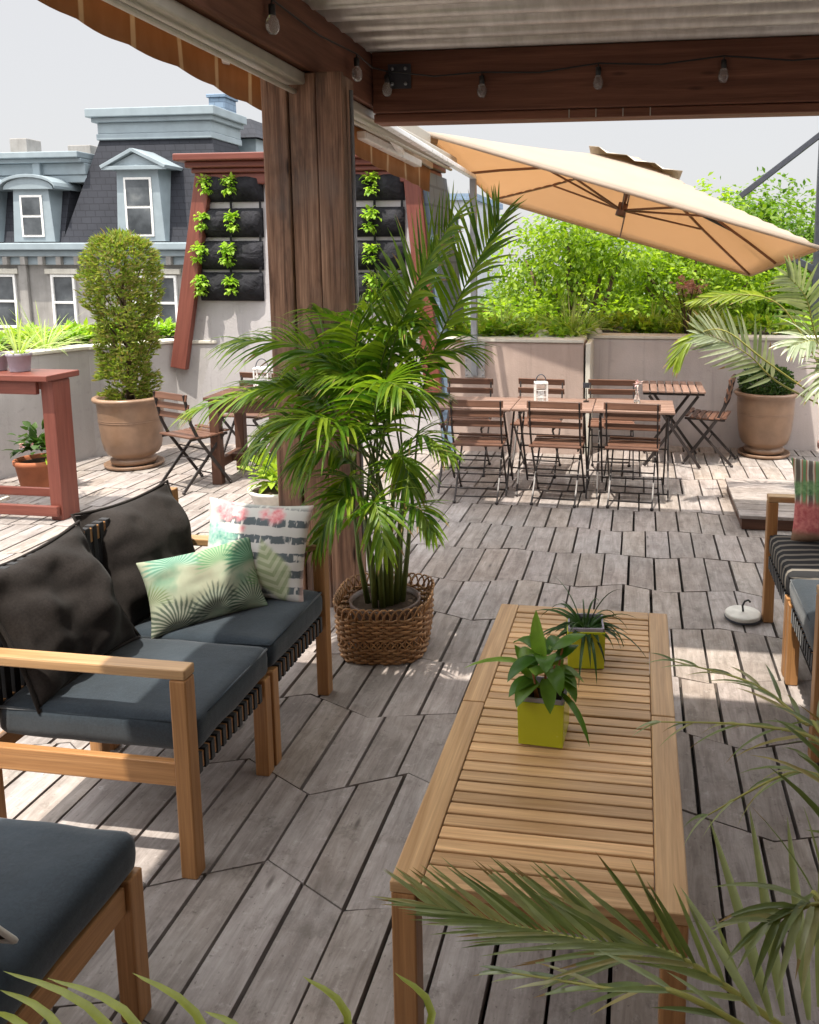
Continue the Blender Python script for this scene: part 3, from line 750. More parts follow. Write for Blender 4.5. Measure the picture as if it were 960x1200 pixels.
# lantern, tag holder, bud vase on tables
def lantern(loc, label, s=1):
    t = thing('lantern', label, 'lantern', loc, R(12), 'white lanterns'); w = .055 * s; h = .20 * s
    mb = MB()
    mb.box((0, 0, .006), (2.3 * w, 2.3 * w, .012)); mb.box((0, 0, h), (2.3 * w, 2.3 * w, .012))
    for sx in (-1, 1):
        for sy in (-1, 1): mb.box((sx * w, sy * w, h / 2), (.012, .012, h - .012))
    for i in range(1, 3):
        for sx in (-1, 1): mb.box((sx * w, 0, h * i / 3), (.006, 2 * w - .014, .006)); mb.box((0, sx * w, h * i / 3), (2 * w - .014, .006, .006))
    mb.build('frame', M['white'], t, .002)
    mb = MB(); mb.tube([(0, 0, .013), (0, 0, .12 * s)], .032 * s, 14); mb.build('candle', M['white'], t)
    mb = MB(); mb.tube([(w * .9 * math.cos(a), 0, h + .006 + w * 1.3 * math.sin(a)) for a in [PI * i / 12 for i in range(13)]], .004, 6); mb.build('handle', M['dark_steel'], t)
    return t
lantern((-.71, 6.0, .661), 'white candle lantern standing on the middle bistro table', .78)
lantern((-2.92, 6.02, .691), 'white candle lantern on the brown timber table behind the palm', .95)
t = thing('bud_vase', 'small clear bud vase with pale sprig on the right bistro table', 'vase', (.0, 6.12, .661))
mb = MB(); mb.lathe([(.001, 0), (.022, .001), (.024, .03), (.012, .06), (.011, .085), (.014, .09)], n=14); mb.build('vase', M['glass_bulb'], t)
mb = MB(); mb.tube([(0, 0, .02), (.005, 0, .13)], .003, 5); leafclump(mb, (.005, 0, .14), .03, 16, .03, .014); mb.build('sprig', M['stonepot'] if False else M['blossom'], t)
t = thing('table_number_stand', 'tiny dark card stand behind the lantern on the bistro table', 'stand', (-.38, 6.12, .661))
mb = MB(); mb.tube([(0, 0, .0), (0, 0, .10)], .004, 6); mb.box((0, 0, .004), (.04, .04, .008)); mb.build('rod', M['iron'], t)
mb = MB(); mb.box((0, 0, .125), (.05, .006, .04)); mb.build('card', M['dark_steel'], t, .002)

# brown square table on the left
t = thing('square_table', 'brown timber square table with thick legs behind the palm', 'table', (-2.98, 6.02, 0), R(4))
mb = MB()
for i in range(5): mb.box((0, -.232 + i * .116, .676), (.60, .111, .028))
mb.build('top', M['brownwood'], t, .005)
for sx in (-1, 1):
    for sy in (-1, 1): mb = MB(); mb.box((sx * .235, sy * .225, .331), (.075, .075, .66)); mb.build('leg', M['brownwood'], t, .005)
mb = MB()
for sx in (-1, 1): mb.box((sx * .235, 0, .16), (.05, .37, .07)); mb.box((sx * .235, 0, .61), (.04, .37, .09))
for sy in (-1, 1): mb.box((0, sy * .225, .61), (.39, .04, .09))
mb.box((0, 0, .165), (.42, .05, .06)); each(mb, 'stretcher', M['brownwood'], t, .004)

# red bar table
t = thing('bar_table', 'brick red painted wooden bar table with low foot rails', 'bar table', (-4.4, 4.92, 0)); BO = V((-4.28, 4.92, 0))
mb = MB(); mb.b2(-5.3, -3.63, 4.70, 5.02, .945, .985); mb.build('top', M['red'], t, .006, off=BO)
mb = MB(); mb.b2(-5.2, -3.74, 4.735, 4.77, .855, .942); mb.b2(-5.2, -3.74, 4.94, 4.975, .855, .942); each(mb, 'apron', M['red'], t, .005, off=BO)
for x in (-3.735, -5.27):
    mb = MB(); mb.b2(x, x + .09, 4.772, 4.938, 0, .942); mb.build('leg', M['red'], t, .006, off=BO)
mb = MB(); mb.b2(-5.19, -3.66, 4.735, 4.768, .035, .105); mb.b2(-5.19, -3.74, 4.942, 4.97, .105, .165); each(mb, 'foot_rail', M['red'], t, .005, off=BO)
mb = MB(); mb.b2(-4.20, -4.175, 4.77, 4.94, .075, .10); each(mb, 'rail_spacer', M['coping'], t, .003, off=BO)
def smallpot(loc, r, h, mat, label, leafmat, nl, L, w, up, cat='potted plant', name='potted_plant', grass=False, group=None):
    t = thing(name, label, cat, loc, 0, group)
    mb = MB(); mb.lathe([(.001, 0), (r * .78, .001), (r * .80, .006), (r * .97, h * .82), (r * 1.0, h * .83), (r * 1.04, h * .86), (r * 1.05, h * .98), (r * 1.02, h), (r * .93, h), (r * .9, h * .9), (r * .88, h * .86)], n=32); mb.build('pot', mat, t)
    mb = MB(); mb.disc((0, 0, h * .87), r * .9); mb.build('soil', M['plant_soil'], t)
    mb = MB()
    if grass:
        for i in range(nl):
            a = rnd.uniform(0, 2 * PI); e = rnd.uniform(.6, 1.45)
            mb.leaf((r * .3 * math.cos(a), r * .3 * math.sin(a), h * .85), (math.cos(a) * math.cos(e), math.sin(a) * math.cos(e), math.sin(e)), (math.cos(a), math.sin(a), .3), L * rnd.uniform(.6, 1.1), w, .9, 5, .3)
    else: leafclump(mb, (0, 0, h + up), r * 1.15, nl, L, w, 0, .35, .6)
    mb.build('leaves', leafmat, t); return t
smallpot((-4.08, 4.88, .9855), .075, .125, M['potgrey'], 'lilac grey pot with wispy plant on the red bar table, right of its neighbour', M['grass'], 26, .34, .012, 0, grass=True, group='pots on the red bar table')
smallpot((-4.27, 4.90, .9855), .075, .115, M['potgrey'], 'grey pot at the picture edge on the red bar table', M['herb'], 30, .06, .03, .02, group='pots on the red bar table')
t = smallpot((-4.47, 5.47, 0), .175, .235, M['terracotta'], 'terracotta pot of dark leafy flowers on the deck under the bar table', M['boxwood'], 90, .10, .06, .06)
mb = MB(); leafclump(mb, (.15, -.02, .24), .08, 30, .09, .05); mb.build('trailing_leaves', M['yelgreen'], t)
for i in range(12):
    mb = MB(); a = rnd.uniform(0, 6.28); leafclump(mb, (.13 * math.cos(a), .13 * math.sin(a), .36 + rnd.uniform(-.03, .05)), .012, 6, .022, .018); mb.build('flower', M['blossom'], t)
t = smallpot((-2.50, 5.32, 0), .20, .13, M['stonepot'], 'low white round pot of yellow green plant left of the timber post', M['yelgreen'], 150, .12, .05, .03)

# ------------------------------------------------------------------ urns
URN = [(.001, .035), (.170, .036), (.178, .04), (.182, .072), (.160, .084), (.158, .094), (.200, .118), (.222, .16), (.238, .24), (.250, .36), (.256, .48), (.258, .548), (.284, .566), (.292, .582), (.287, .597), (.262, .602), (.246, .59), (.24, .56)]
def urn(loc, label, cat, s):
    t = thing('planter_urn', label, cat, loc, 0, 'large tan glazed urns')
    mb = MB(); mb.lathe([(r * s, z * s) for r, z in URN], n=56)
    for z in (.40, .415): mb.lathe([(.2495 * s, (z - .006) * s), (.2560 * s, z * s), (.2515 * s, (z + .006) * s)], n=56)
    mb.build('urn', M['urn'], t)
    mb = MB(); mb.lathe([(.001, .0), (.21 * s, .001), (.232 * s, .012), (.236 * s, .034), (.228 * s, .036), (.215 * s, .016), (.001, .014)], n=48); mb.build('saucer', M['urn'], t)
    mb = MB(); mb.disc((0, 0, .570 * s), .241 * s, 32); mb.build('soil', M['plant_soil'], t)
    return t
t = urn((-4.20, 6.22, 0), 'large tan glazed urn with a tall clipped conifer by the grey wall', 'planter', 1.0)
mb = MB(); mb.tube([(0, 0, .55), (.01, .01, 1.0), (-.01, 0, 1.85)], [.03, .022, .006], 8)
for i in range(19):
    z = .72 + i * .042; a = i * 2.4; r = .24 * (1 - i / 60); mb.tube([(0, 0, z), (r * .6 * math.cos(a), r * .6 * math.sin(a), z + .16), (r * math.cos(a), r * math.sin(a), z + .34)], [.009, .006, .002], 5)
mb.build('trunk', M['bark'], t)
mb = MB()
def rad(z):
    f = (z - .62) / 1.30
    return .165 + .12 * (f / .72) ** .85 if 0 < f < .72 else (.285 * max(0, 1 - ((f - .72) / .33) ** 2.0) ** .75 + .02 if f >= .72 else .16)
for i in range(7000):
    z = .565 + 1.345 * rnd.random() ** .9; a = rnd.uniform(0, 6.283); rr = rad(z) * (1 + .42 * noise.noise(V((math.cos(a) * 1.9, math.sin(a) * 1.9, z * 3.6)))) * rnd.uniform(.45, 1.0) ** .5
    p = V((rr * math.cos(a), rr * math.sin(a), z))
    if noise.noise(p * 6.5) < -.26: continue
    d = V((math.cos(a) * .7 + rnd.uniform(-.6, .6), math.sin(a) * .7 + rnd.uniform(-.6, .6), rnd.uniform(.0, 1.0))); nr = V((math.cos(a), math.sin(a), .2))
    for k in range(3):
        mb.leaf(p, d + V((rnd.uniform(-.7, .7), rnd.uniform(-.7, .7), rnd.uniform(-.3, .3))), nr, rnd.uniform(.028, .062), .013, .1, 2, .1)
for i in range(220):
    mb.leaf((rnd.uniform(-.07, .07), rnd.uniform(-.07, .07), rnd.uniform(1.82, 1.93)), (rnd.uniform(-.6, .6), rnd.uniform(-.6, .6), 1), (0, 1, 0), rnd.uniform(.04, .08), .014, .1, 2)
mb.build('conifer_foliage', M['thuja'], t)
t = urn((1.13, 7.40, 0), 'large tan glazed urn with a low boxwood ball by the mauve wall', 'planter', .96)
mb = MB()
for i in range(2600):
    d = V((rnd.gauss(0, 1), rnd.gauss(0, 1), rnd.gauss(0, 1))).normalized(); r = .235 * (1 + .08 * noise.noise(d * 4)) * rnd.uniform(.7, 1)
    p = V((0, 0, .66)) + V((d.x * r, d.y * r, d.z * r * .62))
    mb.leaf(p, d + V((rnd.uniform(-.8, .8), rnd.uniform(-.8, .8), rnd.uniform(-.3, .8))), d, rnd.uniform(.02, .036), .02, .2, 2, .15)
mb.build('boxwood_foliage', M['boxwood'], t)

# ------------------------------------------------------------------ coffee table and its two pots
t = thing('coffee_table', 'long low teak coffee table with two slatted panels', 'coffee table', (-.18, 2.22, 0)); CO = t.location
x0, x1, y0, y1, zt = -.497, .128, 1.505, 2.94, .42
ym = 2.235
for (a, b) in ((y0, ym - .0015), (ym + .0015, y1)):
    mb = MB(); mb.b2(x0, x0 + .068, a, b, zt - .026, zt); mb.b2(x1 - .068, x1, a, b, zt - .026, zt); each(mb, 'side_rail', M['teak_top'], t, .004, off=CO)
mb = MB(); mb.b2(x0 + .069, x1 - .069, y0, y0 + .062, zt - .0265, zt - .0003); mb.build('end_rail', M['teak_top'], t, .004, off=CO)
mb = MB(); mb.b2(x0 + .069, x1 - .069, y1 - .062, y1, zt - .0265, zt - .0003); mb.build('end_rail', M['teak_top'], t, .004, off=CO)
mb = MB(); mb.b2(x0 + .069, x1 - .069, ym - .024, ym + .024, zt - .0265, zt - .0003); mb.build('middle_rail', M['teak_top'], t, .004, off=CO)
for (a, b) in ((y0 + .066, ym - .028), (ym + .028, y1 - .066)):
    mb = MB(); n = 15; p = (b - a) / n
    for i in range(n): mb.b2(x0 + .0695, x1 - .0695, a + i * p + .003, a + (i + 1) * p - .003, zt - .021, zt - .003)
    mb.build('slat_panel', M['teak_top'], t, .003, off=CO)
mb = MB(); mb.b2(x0 + .056, x1 - .056, y0 + .012, y0 + .032, zt - .085, zt - .0275); mb.b2(x0 + .056, x1 - .056, y1 - .032, y1 - .012, zt - .085, zt - .0275)
mb.b2(x0 + .008, x0 + .03, y0 + .056, y1 - .056, zt - .085, zt - .0275); mb.b2(x1 - .03, x1 - .008, y0 + .056, y1 - .056, zt - .085, zt - .0275)
for y in (1.74, 2.0, 2.235, 2.5, 2.74): mb.b2(x0 + .031, x1 - .031, y, y + .03, zt - .06, zt - .0275)
each(mb, 'apron', M['teak'], t, .003, off=CO)
for x in (x0 + .002, x1 - .056):
    for y in (y0 + .002, y1 - .056): mb = MB(); mb.b2(x, x + .054, y, y + .054, 0, zt - .0275); mb.build('leg', M['teak'], t, .004, off=CO)
def limepot(loc, rz, w, h, label):
    t = thing('potted_plant', label, 'potted plant', loc, rz, 'lime cube pots on the coffee table')
    mb = MB(); k = w / 2
    prof = [(k * .95, 0), (k * .955, .002), (k, h - .002), (k, h), (k * .93, h), (k * .92, h - .03)]
    vs = []; fs = []
    for r, z in prof: vs += [(-r, -r, z), (r, -r, z), (r, r, z), (-r, r, z)]
    for i in range(len(prof) - 1):
        for j in range(4): fs.append((4 * i + j, 4 * i + (j + 1) % 4, 4 * i + 4 + (j + 1) % 4, 4 * i + 4 + j))
    fs.append((3, 2, 1, 0)); mb.add(vs, fs); mb.build('pot', M['lime'], t, .007, 3)
    mb = MB(); q = k * .86; pr = [(-q, -q), (q, -q), (q, q), (-q, q)]
    mb.prism([(a, b, h - .03) for a, b in pr], (0, 0, 0), (0, 0, .008)); mb.build('soil', M['plant_soil'], t)
    mb = MB(); q = k * .9
    for (a, b) in (((-q, -q), (q, -q)), ((q, -q), (q, q)), ((q, q), (-q, q)), ((-q, q), (-q, -q))): mb.bar((a[0], a[1], h + .002), (b[0], b[1], h + .002), .006, .02)
    mb.build('inner_liner', M['potgrey'], t, .002)
    return t
t = limepot((-.235, 2.095, .4205), R(-3), .128, .125, 'near lime green cube pot with broad leafed plant on the coffee table')
mb = MB()
for i in range(5):
    a = i * 1.26 + .4; b = V((.02 * math.cos(a), .02 * math.sin(a), .09)); e = b + V((.03 * math.cos(a), .03 * math.sin(a), rnd.uniform(.09, .17))); mb.tube([b, e], [.0045, .003], 6)
mb.build('stem', M['terracotta'], t)
mb = MB()
for i in range(26):
    a = i * 2.399 + rnd.uniform(-.3, .3); el = rnd.uniform(.05, 1.15); z = .15 + rnd.uniform(0, .10)
    d = V((math.cos(a) * math.cos(el), math.sin(a) * math.cos(el), math.sin(el)))
    p = V((.022 * math.cos(a), .022 * math.sin(a), z)); mb.leaf(p, d, (0, 0, 1) if el < .9 else (math.cos(a), math.sin(a), .4), rnd.uniform(.075, .115), rnd.uniform(.044, .062), rnd.uniform(.9, 1.9), 7, .2, belly=.42)
mb.leaf((-.03, .0, .19), (-1, -.1, .5), (0, 0, 1), .20, .03, .9, 6, .2); mb.leaf((.0, -.01, .21), (-.15, .1, 1), (-.4, -1, .1), .15, .05, .2, 6, .3)
mb.leaf((.04, -.02, .14), (.6, -.5, .1), (0, 0, 1), .17, .022, 1.6, 6, .2)
mb.build('leaves', M['broad'], t)
t = limepot((-.15, 2.535, .4205), R(6), .122, .125, 'far lime green cube pot with drooping strap leafed plant on the coffee table')
mb = MB()
for i in range(34):
    a = i * 2.399; el = rnd.uniform(.3, 1.45); d = V((math.cos(a) * math.cos(el), math.sin(a) * math.cos(el), math.sin(el)))
    mb.leaf((.012 * math.cos(a), .012 * math.sin(a), .10), d, (math.cos(a + .4) * .5, math.sin(a + .4) * .5, 1), rnd.uniform(.13, .25), .012, rnd.uniform(1.4, 2.8), 9, .3, belly=.25)
for i in range(22):
    a = i * 2.399; mb.leaf((.012 * math.cos(a), .012 * math.sin(a), .11), (math.cos(a), math.sin(a), .7), (0, 0, 1), rnd.uniform(.08, .13), .022, 1.2, 5, .2)
mb.build('leaves', M['dracaena'], t)

# ------------------------------------------------------------------ loveseats
def rbox(w, d, h, r, puff=.012, n=16, wob=.004, seed=0):
    b = MB(); vs = []; fs = []; idx = {}
    def P(u, v, w_):
        q = V((u * w / 2, v * d / 2, w_ * h / 2)); c = V((max(-w / 2 + r, min(w / 2 - r, q.x)), max(-d / 2 + r, min(d / 2 - r, q.y)), max(-h / 2 + r, min(h / 2 - r, q.z))))
        e = q - c
        if e.length > 1e-9: q = c + e.normalized() * r
        q.z += puff * w_ * (1 - u * u) * (1 - v * v); nz = noise.noise(V((u * 2.1 + seed, v * 2.1, w_)))
        q.z += wob * nz; q.x += wob * .7 * noise.noise(V((v * 2.3, w_, seed + 3))); q.y += wob * .7 * noise.noise(V((u * 2.3, w_, seed + 8))); return q
    lin = [-1 + 2 * i / n for i in range(n + 1)]
    # denser near edges
    lin = [math.copysign(abs(x) ** .6, x) for x in lin]; lz = [-1, -.6, -.2, .2, .6, 1]
    def vid(a):
        k = tuple(round(z, 5) for z in a)
        if k not in idx: idx[k] = len(vs); vs.append(P(*a))
        return idx[k]
    for s_ in (-1, 1):
        for i in range(n):
            for j in range(n):
                f = [vid((lin[i], lin[j], s_)), vid((lin[i + 1], lin[j], s_)), vid((lin[i + 1], lin[j + 1], s_)), vid((lin[i], lin[j + 1], s_))]; fs.append(tuple(f if s_ > 0 else f[::-1]))
            for j in range(5):
                f = [vid((s_, lin[i], lz[j])), vid((s_, lin[i + 1], lz[j])), vid((s_, lin[i + 1], lz[j + 1])), vid((s_, lin[i], lz[j + 1]))]; fs.append(tuple(f if s_ > 0 else f[::-1]))
                f = [vid((lin[i], s_, lz[j])), vid((lin[i + 1], s_, lz[j])), vid((lin[i + 1], s_, lz[j + 1])), vid((lin[i], s_, lz[j + 1]))]; fs.append(tuple(f[::-1] if s_ > 0 else f))
    return b.add(vs, fs, 0, None, True)
def at_off(b, c):
    c = V(c); b.v = [(x + c.x, y + c.y, z + c.z) for x, y, z in b.v]; return b

def loveseat(label, loc, rz, mats):
    t = thing('loveseat', label, 'loveseat', loc, rz, 'teak loveseats'); T = M['teak']
    xf, xb, yh = .335, -.335, .52
    for y in (-yh, yh):
        s_ = 1 if y > 0 else -1
        mb = MB(); mb.box((xf - .024, y - s_ * .024, .297), (.048, .048, .594)); mb.build('leg', T, t, .004)
        mb = MB(); mb.bar((xb + .024, y - s_ * .024, 0), (xb + .0235, y - s_ * .024, .82), .048, .048, (1, 0, 0)); mb.build('leg', T, t, .004)
        mb = MB(); mb.b2(xb + .049, xf, min(y, y - s_ * .052), max(y, y - s_ * .052), .596, .626); mb.build('armrest', M['teak_top'], t, .005)
        mb = MB(); mb.b2(xb + .049, xf - .049, min(y - s_ * .008, y - s_ * .034), max(y - s_ * .008, y - s_ * .034), .275, .345); each(mb, 'side_rail', T, t, .004)
    for y in (-.03, .03):
        mb = MB(); mb.box((xf - .03, y, .172), (.048, .042, .344)); mb.build('leg', T, t, .004)
        mb = MB(); mb.box((xb + .03, y, .172), (.048, .042, .344)); mb.build('leg', T, t, .004)
    mb = MB(); mb.b2(xf - .04, xf - .015, -yh + .05, -.053, .285, .335); mb.b2(xf - .04, xf - .015, .053, yh - .05, .285, .335)
    mb.b2(xb + .012, xb + .036, -yh + .05, yh - .05, .77, .82); mb.b2(xb + .012, xb + .036, -yh + .05, yh - .05, .40, .44)
    mb.b2(xb + .012, xb + .036, -yh + .05, -.053, .285, .335); mb.b2(xb + .012, xb + .036, .053, yh - .05, .285, .335)
    each(mb, 'rail', T, t, .003)
    for a, b in ((-yh + .055, -.058), (.058, yh - .055)):
        mb = MB(); n = 12; p = (b - a) / n
        for i in range(n): y = a + (i + .5) * p; mb.b2(xf - .045, xf - .010, y - p * .29, y + p * .29, .280, .341)
        mb.build('webbing', M['strap'], t, .002)
    mb = MB(); n = 26; a, b = -yh + .055, yh - .055; p = (b - a) / n
    for i in range(n): y = a + (i + .5) * p; mb.b2(xb + .008, xb + .040, y - p * .30, y + p * .30, .395, .826)
    mb.build('webbing', M['strap'], t, .002)
    for k, y in enumerate((-.235, .240)):
        cm = mats[k]; b = rbox(.63, .468, .105, .03, .014, 16, .006, k * 5 + loc[0]); at_off(b, (.014, y, .397)); c = b.build('seat_cushion', cm, t)
        mb = MB(); hw, hd = .315 - .009, .234 - .009
        pts = [(.014 + hw * a, y + hd * b_, .397 + .038) for a, b_ in ((1, -1), (1, 1), (-1, 1), (-1, -1), (1, -1))]
        for p_, q_ in zip(pts, pts[1:]): mb.tube([p_, V(p_).lerp(V(q_), .5), q_], .0045, 6)
        mb.build('piping', cm, c)
    return t
st = Mat('sunstripe_seat_fabric', .9, .15); x_, y_, z_ = st.xyz()  # stripes of sunlight painted into the cushion colour
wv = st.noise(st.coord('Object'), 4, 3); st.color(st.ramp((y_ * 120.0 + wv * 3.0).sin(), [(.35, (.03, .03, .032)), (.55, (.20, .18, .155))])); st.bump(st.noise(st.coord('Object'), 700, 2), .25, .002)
loveseat('teak two seat sofa on the left with dark pillows and charcoal seat cushions', (-1.525, 2.435, 0), 0, (M['charcoal'], M['charcoal']))
loveseat('teak two seat sofa cut off by the right picture edge, one cushion painted with stripes of sun', (.955, 3.32, 0), PI, (st.m, M['charcoal'])).scale = (1, 1.13, 1)

# armless lounge chair bottom left
t = thing('lounge_chair', 'armless teak lounge chair with charcoal cushion in the bottom left corner', 'lounge chair', (-1.40, 1.22, 0)); LO = t.location
xa, xb_, ya, yb = -1.70, -1.085, .90, 1.535
for x in (xa, xb_ - .048):
    mb = MB(); mb.b2(x, x + .048, yb - .05, yb - .002, 0, .362); mb.build('leg', M['teak'], t, .004, off=LO)
    mb = MB(); mb.bar((x + .024, ya + .024, 0), (x + .024, ya - .03, .80), .048, .048, (0, 1, 0)); mb.build('leg', M['teak'], t, .004, off=LO)
    mb = MB(); mb.b2(x + .01, x + .038, ya + .05, yb - .052, .285, .352); each(mb, 'side_rail', M['teak'], t, .004, off=LO)
mb = MB(); mb.b2(xa + .05, xb_ - .05, yb - .04, yb - .014, .285, .345); mb.b2(xa + .05, xb_ - .05, ya - .03, ya - .005, .72, .78); mb.b2(xa + .05, xb_ - .05, ya - .01, ya + .014, .40, .44); each(mb, 'rail', M['teak'], t, .004, off=LO)
mb = MB(); n = 15
for i in range(n): x = xa + .06 + (xb_ - xa - .12) * (i + .5) / n; mb.b2(x - .011, x + .011, yb - .045, yb - .009, .28, .350); mb.bar((x, ya - .036, .775), (x, ya - .004, .40), .022, .03, (0, 1, 0))
mb.build('webbing', M['strap'], t, .002, off=LO)
b = rbox(xb_ - xa - .004, .625, .10, .03, .014, 16, .006, 9); at_off(b, ((xa + xb_) / 2, 1.225, .408)); b.build('seat_cushion', M['charcoal'], t, off=LO)

# ------------------------------------------------------------------ pillows
def pillow_mesh(w, h, th, seed, crease=.02, n=26, pinch=.10):
    b = MB(); vs = []; fs = []
    for s_ in (-1, 1):
        for j in range(n + 1):
            for i in range(n + 1):
                u = -1 + 2 * i / n; v = -1 + 2 * j / n
                k = max(0, (1 - u * u)) ** .55 * max(0, (1 - v * v)) ** .55
                pu = 1 - pinch * (1 - v * v) * abs(u) ** 3; pv = 1 - pinch * (1 - u * u) * abs(v) ** 3
                x = u * w / 2 * pu; z = v * h / 2 * pv; q = V((u * 1.6 + seed, v * 1.6, s_ * 2.0))
                wr = crease * (noise.noise(q) + .5 * noise.noise(q * 2.3)) * (k ** .4)
                cr = crease * .55 * math.sin((u * v) * 9 + seed) * (abs(u * v) ** .7) * (1 - abs(u) ** 6) * (1 - abs(v) ** 6)
                y = s_ * (th / 2 * k + (wr + cr) * (1 if k > 0 else 0))
                vs.append((x, y, z + h / 2))
    m = n + 1
    for j in range(n):
        for i in range(n):
            a = j * m + i; fs.append((a, a + 1, a + m + 1, a + m)); a += m * m; fs.append((a, a + m, a + m + 1, a + 1))
    return b.add(vs, fs, 0, None, True)
def pillow(label, cat, loc, lean, roll, yaw, w, h, th, mat, seed, crease=.02, edge=None, group=None):
    b = pillow_mesh(w, h, th, seed, crease); o = b.build('throw_pillow', mat); tag(o, label, cat, group)
    bm = bmesh.new(); bm.from_mesh(o.data); bmesh.ops.remove_doubles(bm, verts=bm.verts, dist=1e-5); bm.to_mesh(o.data); bm.free()
    o.location = loc; o.rotation_euler = Euler((-R(lean), R(roll), R(yaw)), 'XYZ'); 
    ss = o.modifiers.new('smooth', 'SUBSURF'); ss.levels = 1; ss.render_levels = 1
    if edge:
        mb = MB(); q = [(w / 2 * (1 - .10 * (1 - v * v)), v) for v in [-1 + 2 * i / 14 for i in range(15)]]
        z_ = lambda v: v * h / 2 + h / 2
        ring = [(x, 0, z_(v)) for x, v in q] + [(u * w / 2, 0, h / 2 + h / 2 * (1 - .10 * (1 - u * u))) for u in [1 - 2 * i / 14 for i in range(1, 14)]] + [(-x, 0, z_(v)) for x, v in reversed(q)] + [(u * w / 2, 0, h / 2 - h / 2 * (1 - .10 * (1 - u * u))) for u in [-1 + 2 * i / 14 for i in range(1, 15)]]
        mb.tube(ring, .006, 6); mb.build('piping', edge, o)
    return o
BP = M['blackpillow']
pillow('large dark pillow nearest the viewer on the left sofa', 'pillow', (-1.665, 2.185, .447), 25, -3, 86, .44, .44, .21, BP, 2, .05, BP, 'dark back pillows')
pillow('large dark pillow behind the green palm pillow on the left sofa', 'pillow', (-1.69, 2.655, .445), 24, -1, 78, .44, .45, .21, BP, 11, .055, BP, 'dark back pillows')
# green palm-leaf pillow
pm = Mat('palm_print_fabric', .9, .15); x_, y_, z_ = pm.xyz(); nz = pm.noise(pm.coord('Object'), 18, 4)
col = pm.ramp(pm.noise(pm.coord('Object'), 7, 4), [(.3, (.29, .29, .21)), (.5, (.34, .37, .27)), (.7, (.15, .28, .19))])
n4 = pm.noise(pm.coord('Object'), 45, 4, .7)
for i, (cx, cz, rr, ph, c1, c2) in enumerate(((-.09, .27, .13, 0, (.08, .22, .16), (.24, .38, .30)), (.06, .24, .12, 1, (.10, .25, .12), (.26, .36, .22)), (.17, .22, .13, 1, (.035, .15, .085), (.14, .28, .17)), (-.19, .15, .10, 2, (.16, .22, .10), (.36, .37, .27)), (-.12, .06, .14, 3, (.05, .075, .055), (.33, .34, .28)), (.02, .08, .13, 3, (.05, .07, .055), (.27, .30, .24)), (.14, .07, .12, 4, (.035, .07, .045), (.32, .33, .26)), (.21, .13, .10, 5, (.11, .22, .09), (.28, .34, .22)))):
    dx = x_ - cx; dz = z_ - (cz - rr * .35); dd = (dx * dx + dz * dz).sqrt(); an = dz.atan2(dx) + dd * (2.2 if i % 2 else -2.2); ray_ = (an * 34.0 + nz * 5.0 + ph).sin()
    up_m = (dz + dd * .25).step(-.01, .02)
    msk = (dd + nz * .06 + ray_ * .014).step(rr, rr - .03) * up_m
    col = pm.mix(msk * .85, col, pm.ramp(ray_ * .38 + n4 * .5 + .22, [(.3, c1), (.7, c2)]))
pm.color(col); pm.bump(pm.noise(pm.coord('Object'), 900, 2), .25, .002)
pillow('green and cream palm leaf print lumbar pillow on the left sofa', 'pillow', (-1.475, 2.565, .445), 24, -3, 44, .42, .275, .13, pm.m, 5, .012)
# flamingo-coloured striped pillow
fm = Mat('tropical_stripe_fabric', .9, .15); x_, y_, z_ = fm.xyz(); co_ = fm.coord('Object'); nz = fm.noise(co_, 22, 3); n2 = fm.noise(co_, 60, 3)
stripe = ((z_ + nz * .018) * (2 * PI / .062) + 1.2).sin().step(-.05, .30); brk = (fm.noise(fm.coord('Object', (55, 1, 20)), 1, 2)).step(.36, .46)
inx = (x_.abs()).step(.205, .185); band = z_.step(.02, .05) * (z_ * -1.0).step(-.37, -.345) * (x_ + .16 - nz * .03).step(-.02, .03)
col = fm.mix(stripe * brk * band * .92, (.62, .60, .57), (.075, .10, .115))
tl = (nz * .12 + (x_ + .15).abs() * .7 + (z_ - .25).abs() * 1.3).step(.145, .11); col = fm.mix(tl * .8, col, fm.ramp(n2, [(.35, (.12, .36, .30)), (.65, (.38, .58, .48))]))
for (cx, cz, rr) in ((-.12, .345, .055), (-.055, .325, .035), (.075, .325, .04), (.03, .33, .028), (-.04, .275, .022)):
    dd = ((x_ - cx) * (x_ - cx) + (z_ - cz) * (z_ - cz)).sqrt() + nz * .05
    col = fm.mix(dd.step(rr + .025, rr) * .9, col, fm.ramp(n2, [(.35, (.70, .17, .20)), (.65, (.80, .42, .42))]))
lx = (x_ - .085) * .8 + (z_ - .13) * .35; lz = (z_ - .12) * .8 - (x_ - .085) * .35
lm = (lx.abs() * 1.6 + lz.abs() * .8 + nz * .03).step(.125, .095); vein = ((lz + lx.abs() * -.9) * 210.0).sin().step(-.3, .3)
col = fm.mix(lm * .9, col, fm.mix(vein, (.34, .40, .22), (.52, .55, .36)))
edge_ = (x_.abs() + nz * .012).step(.185, .20); col = fm.mix(edge_ * .6, col, (.62, .40, .36))
fm.color(col); fm.bump(fm.noise(co_, 900, 2), .25, .002)
pillow('white pillow with dark stripes, pink flowers and a green leaf by the sofa arm', 'pillow', (-1.425, 2.755, .445), 15, 4, 6, .42, .385, .14, fm.m, 21, .010)
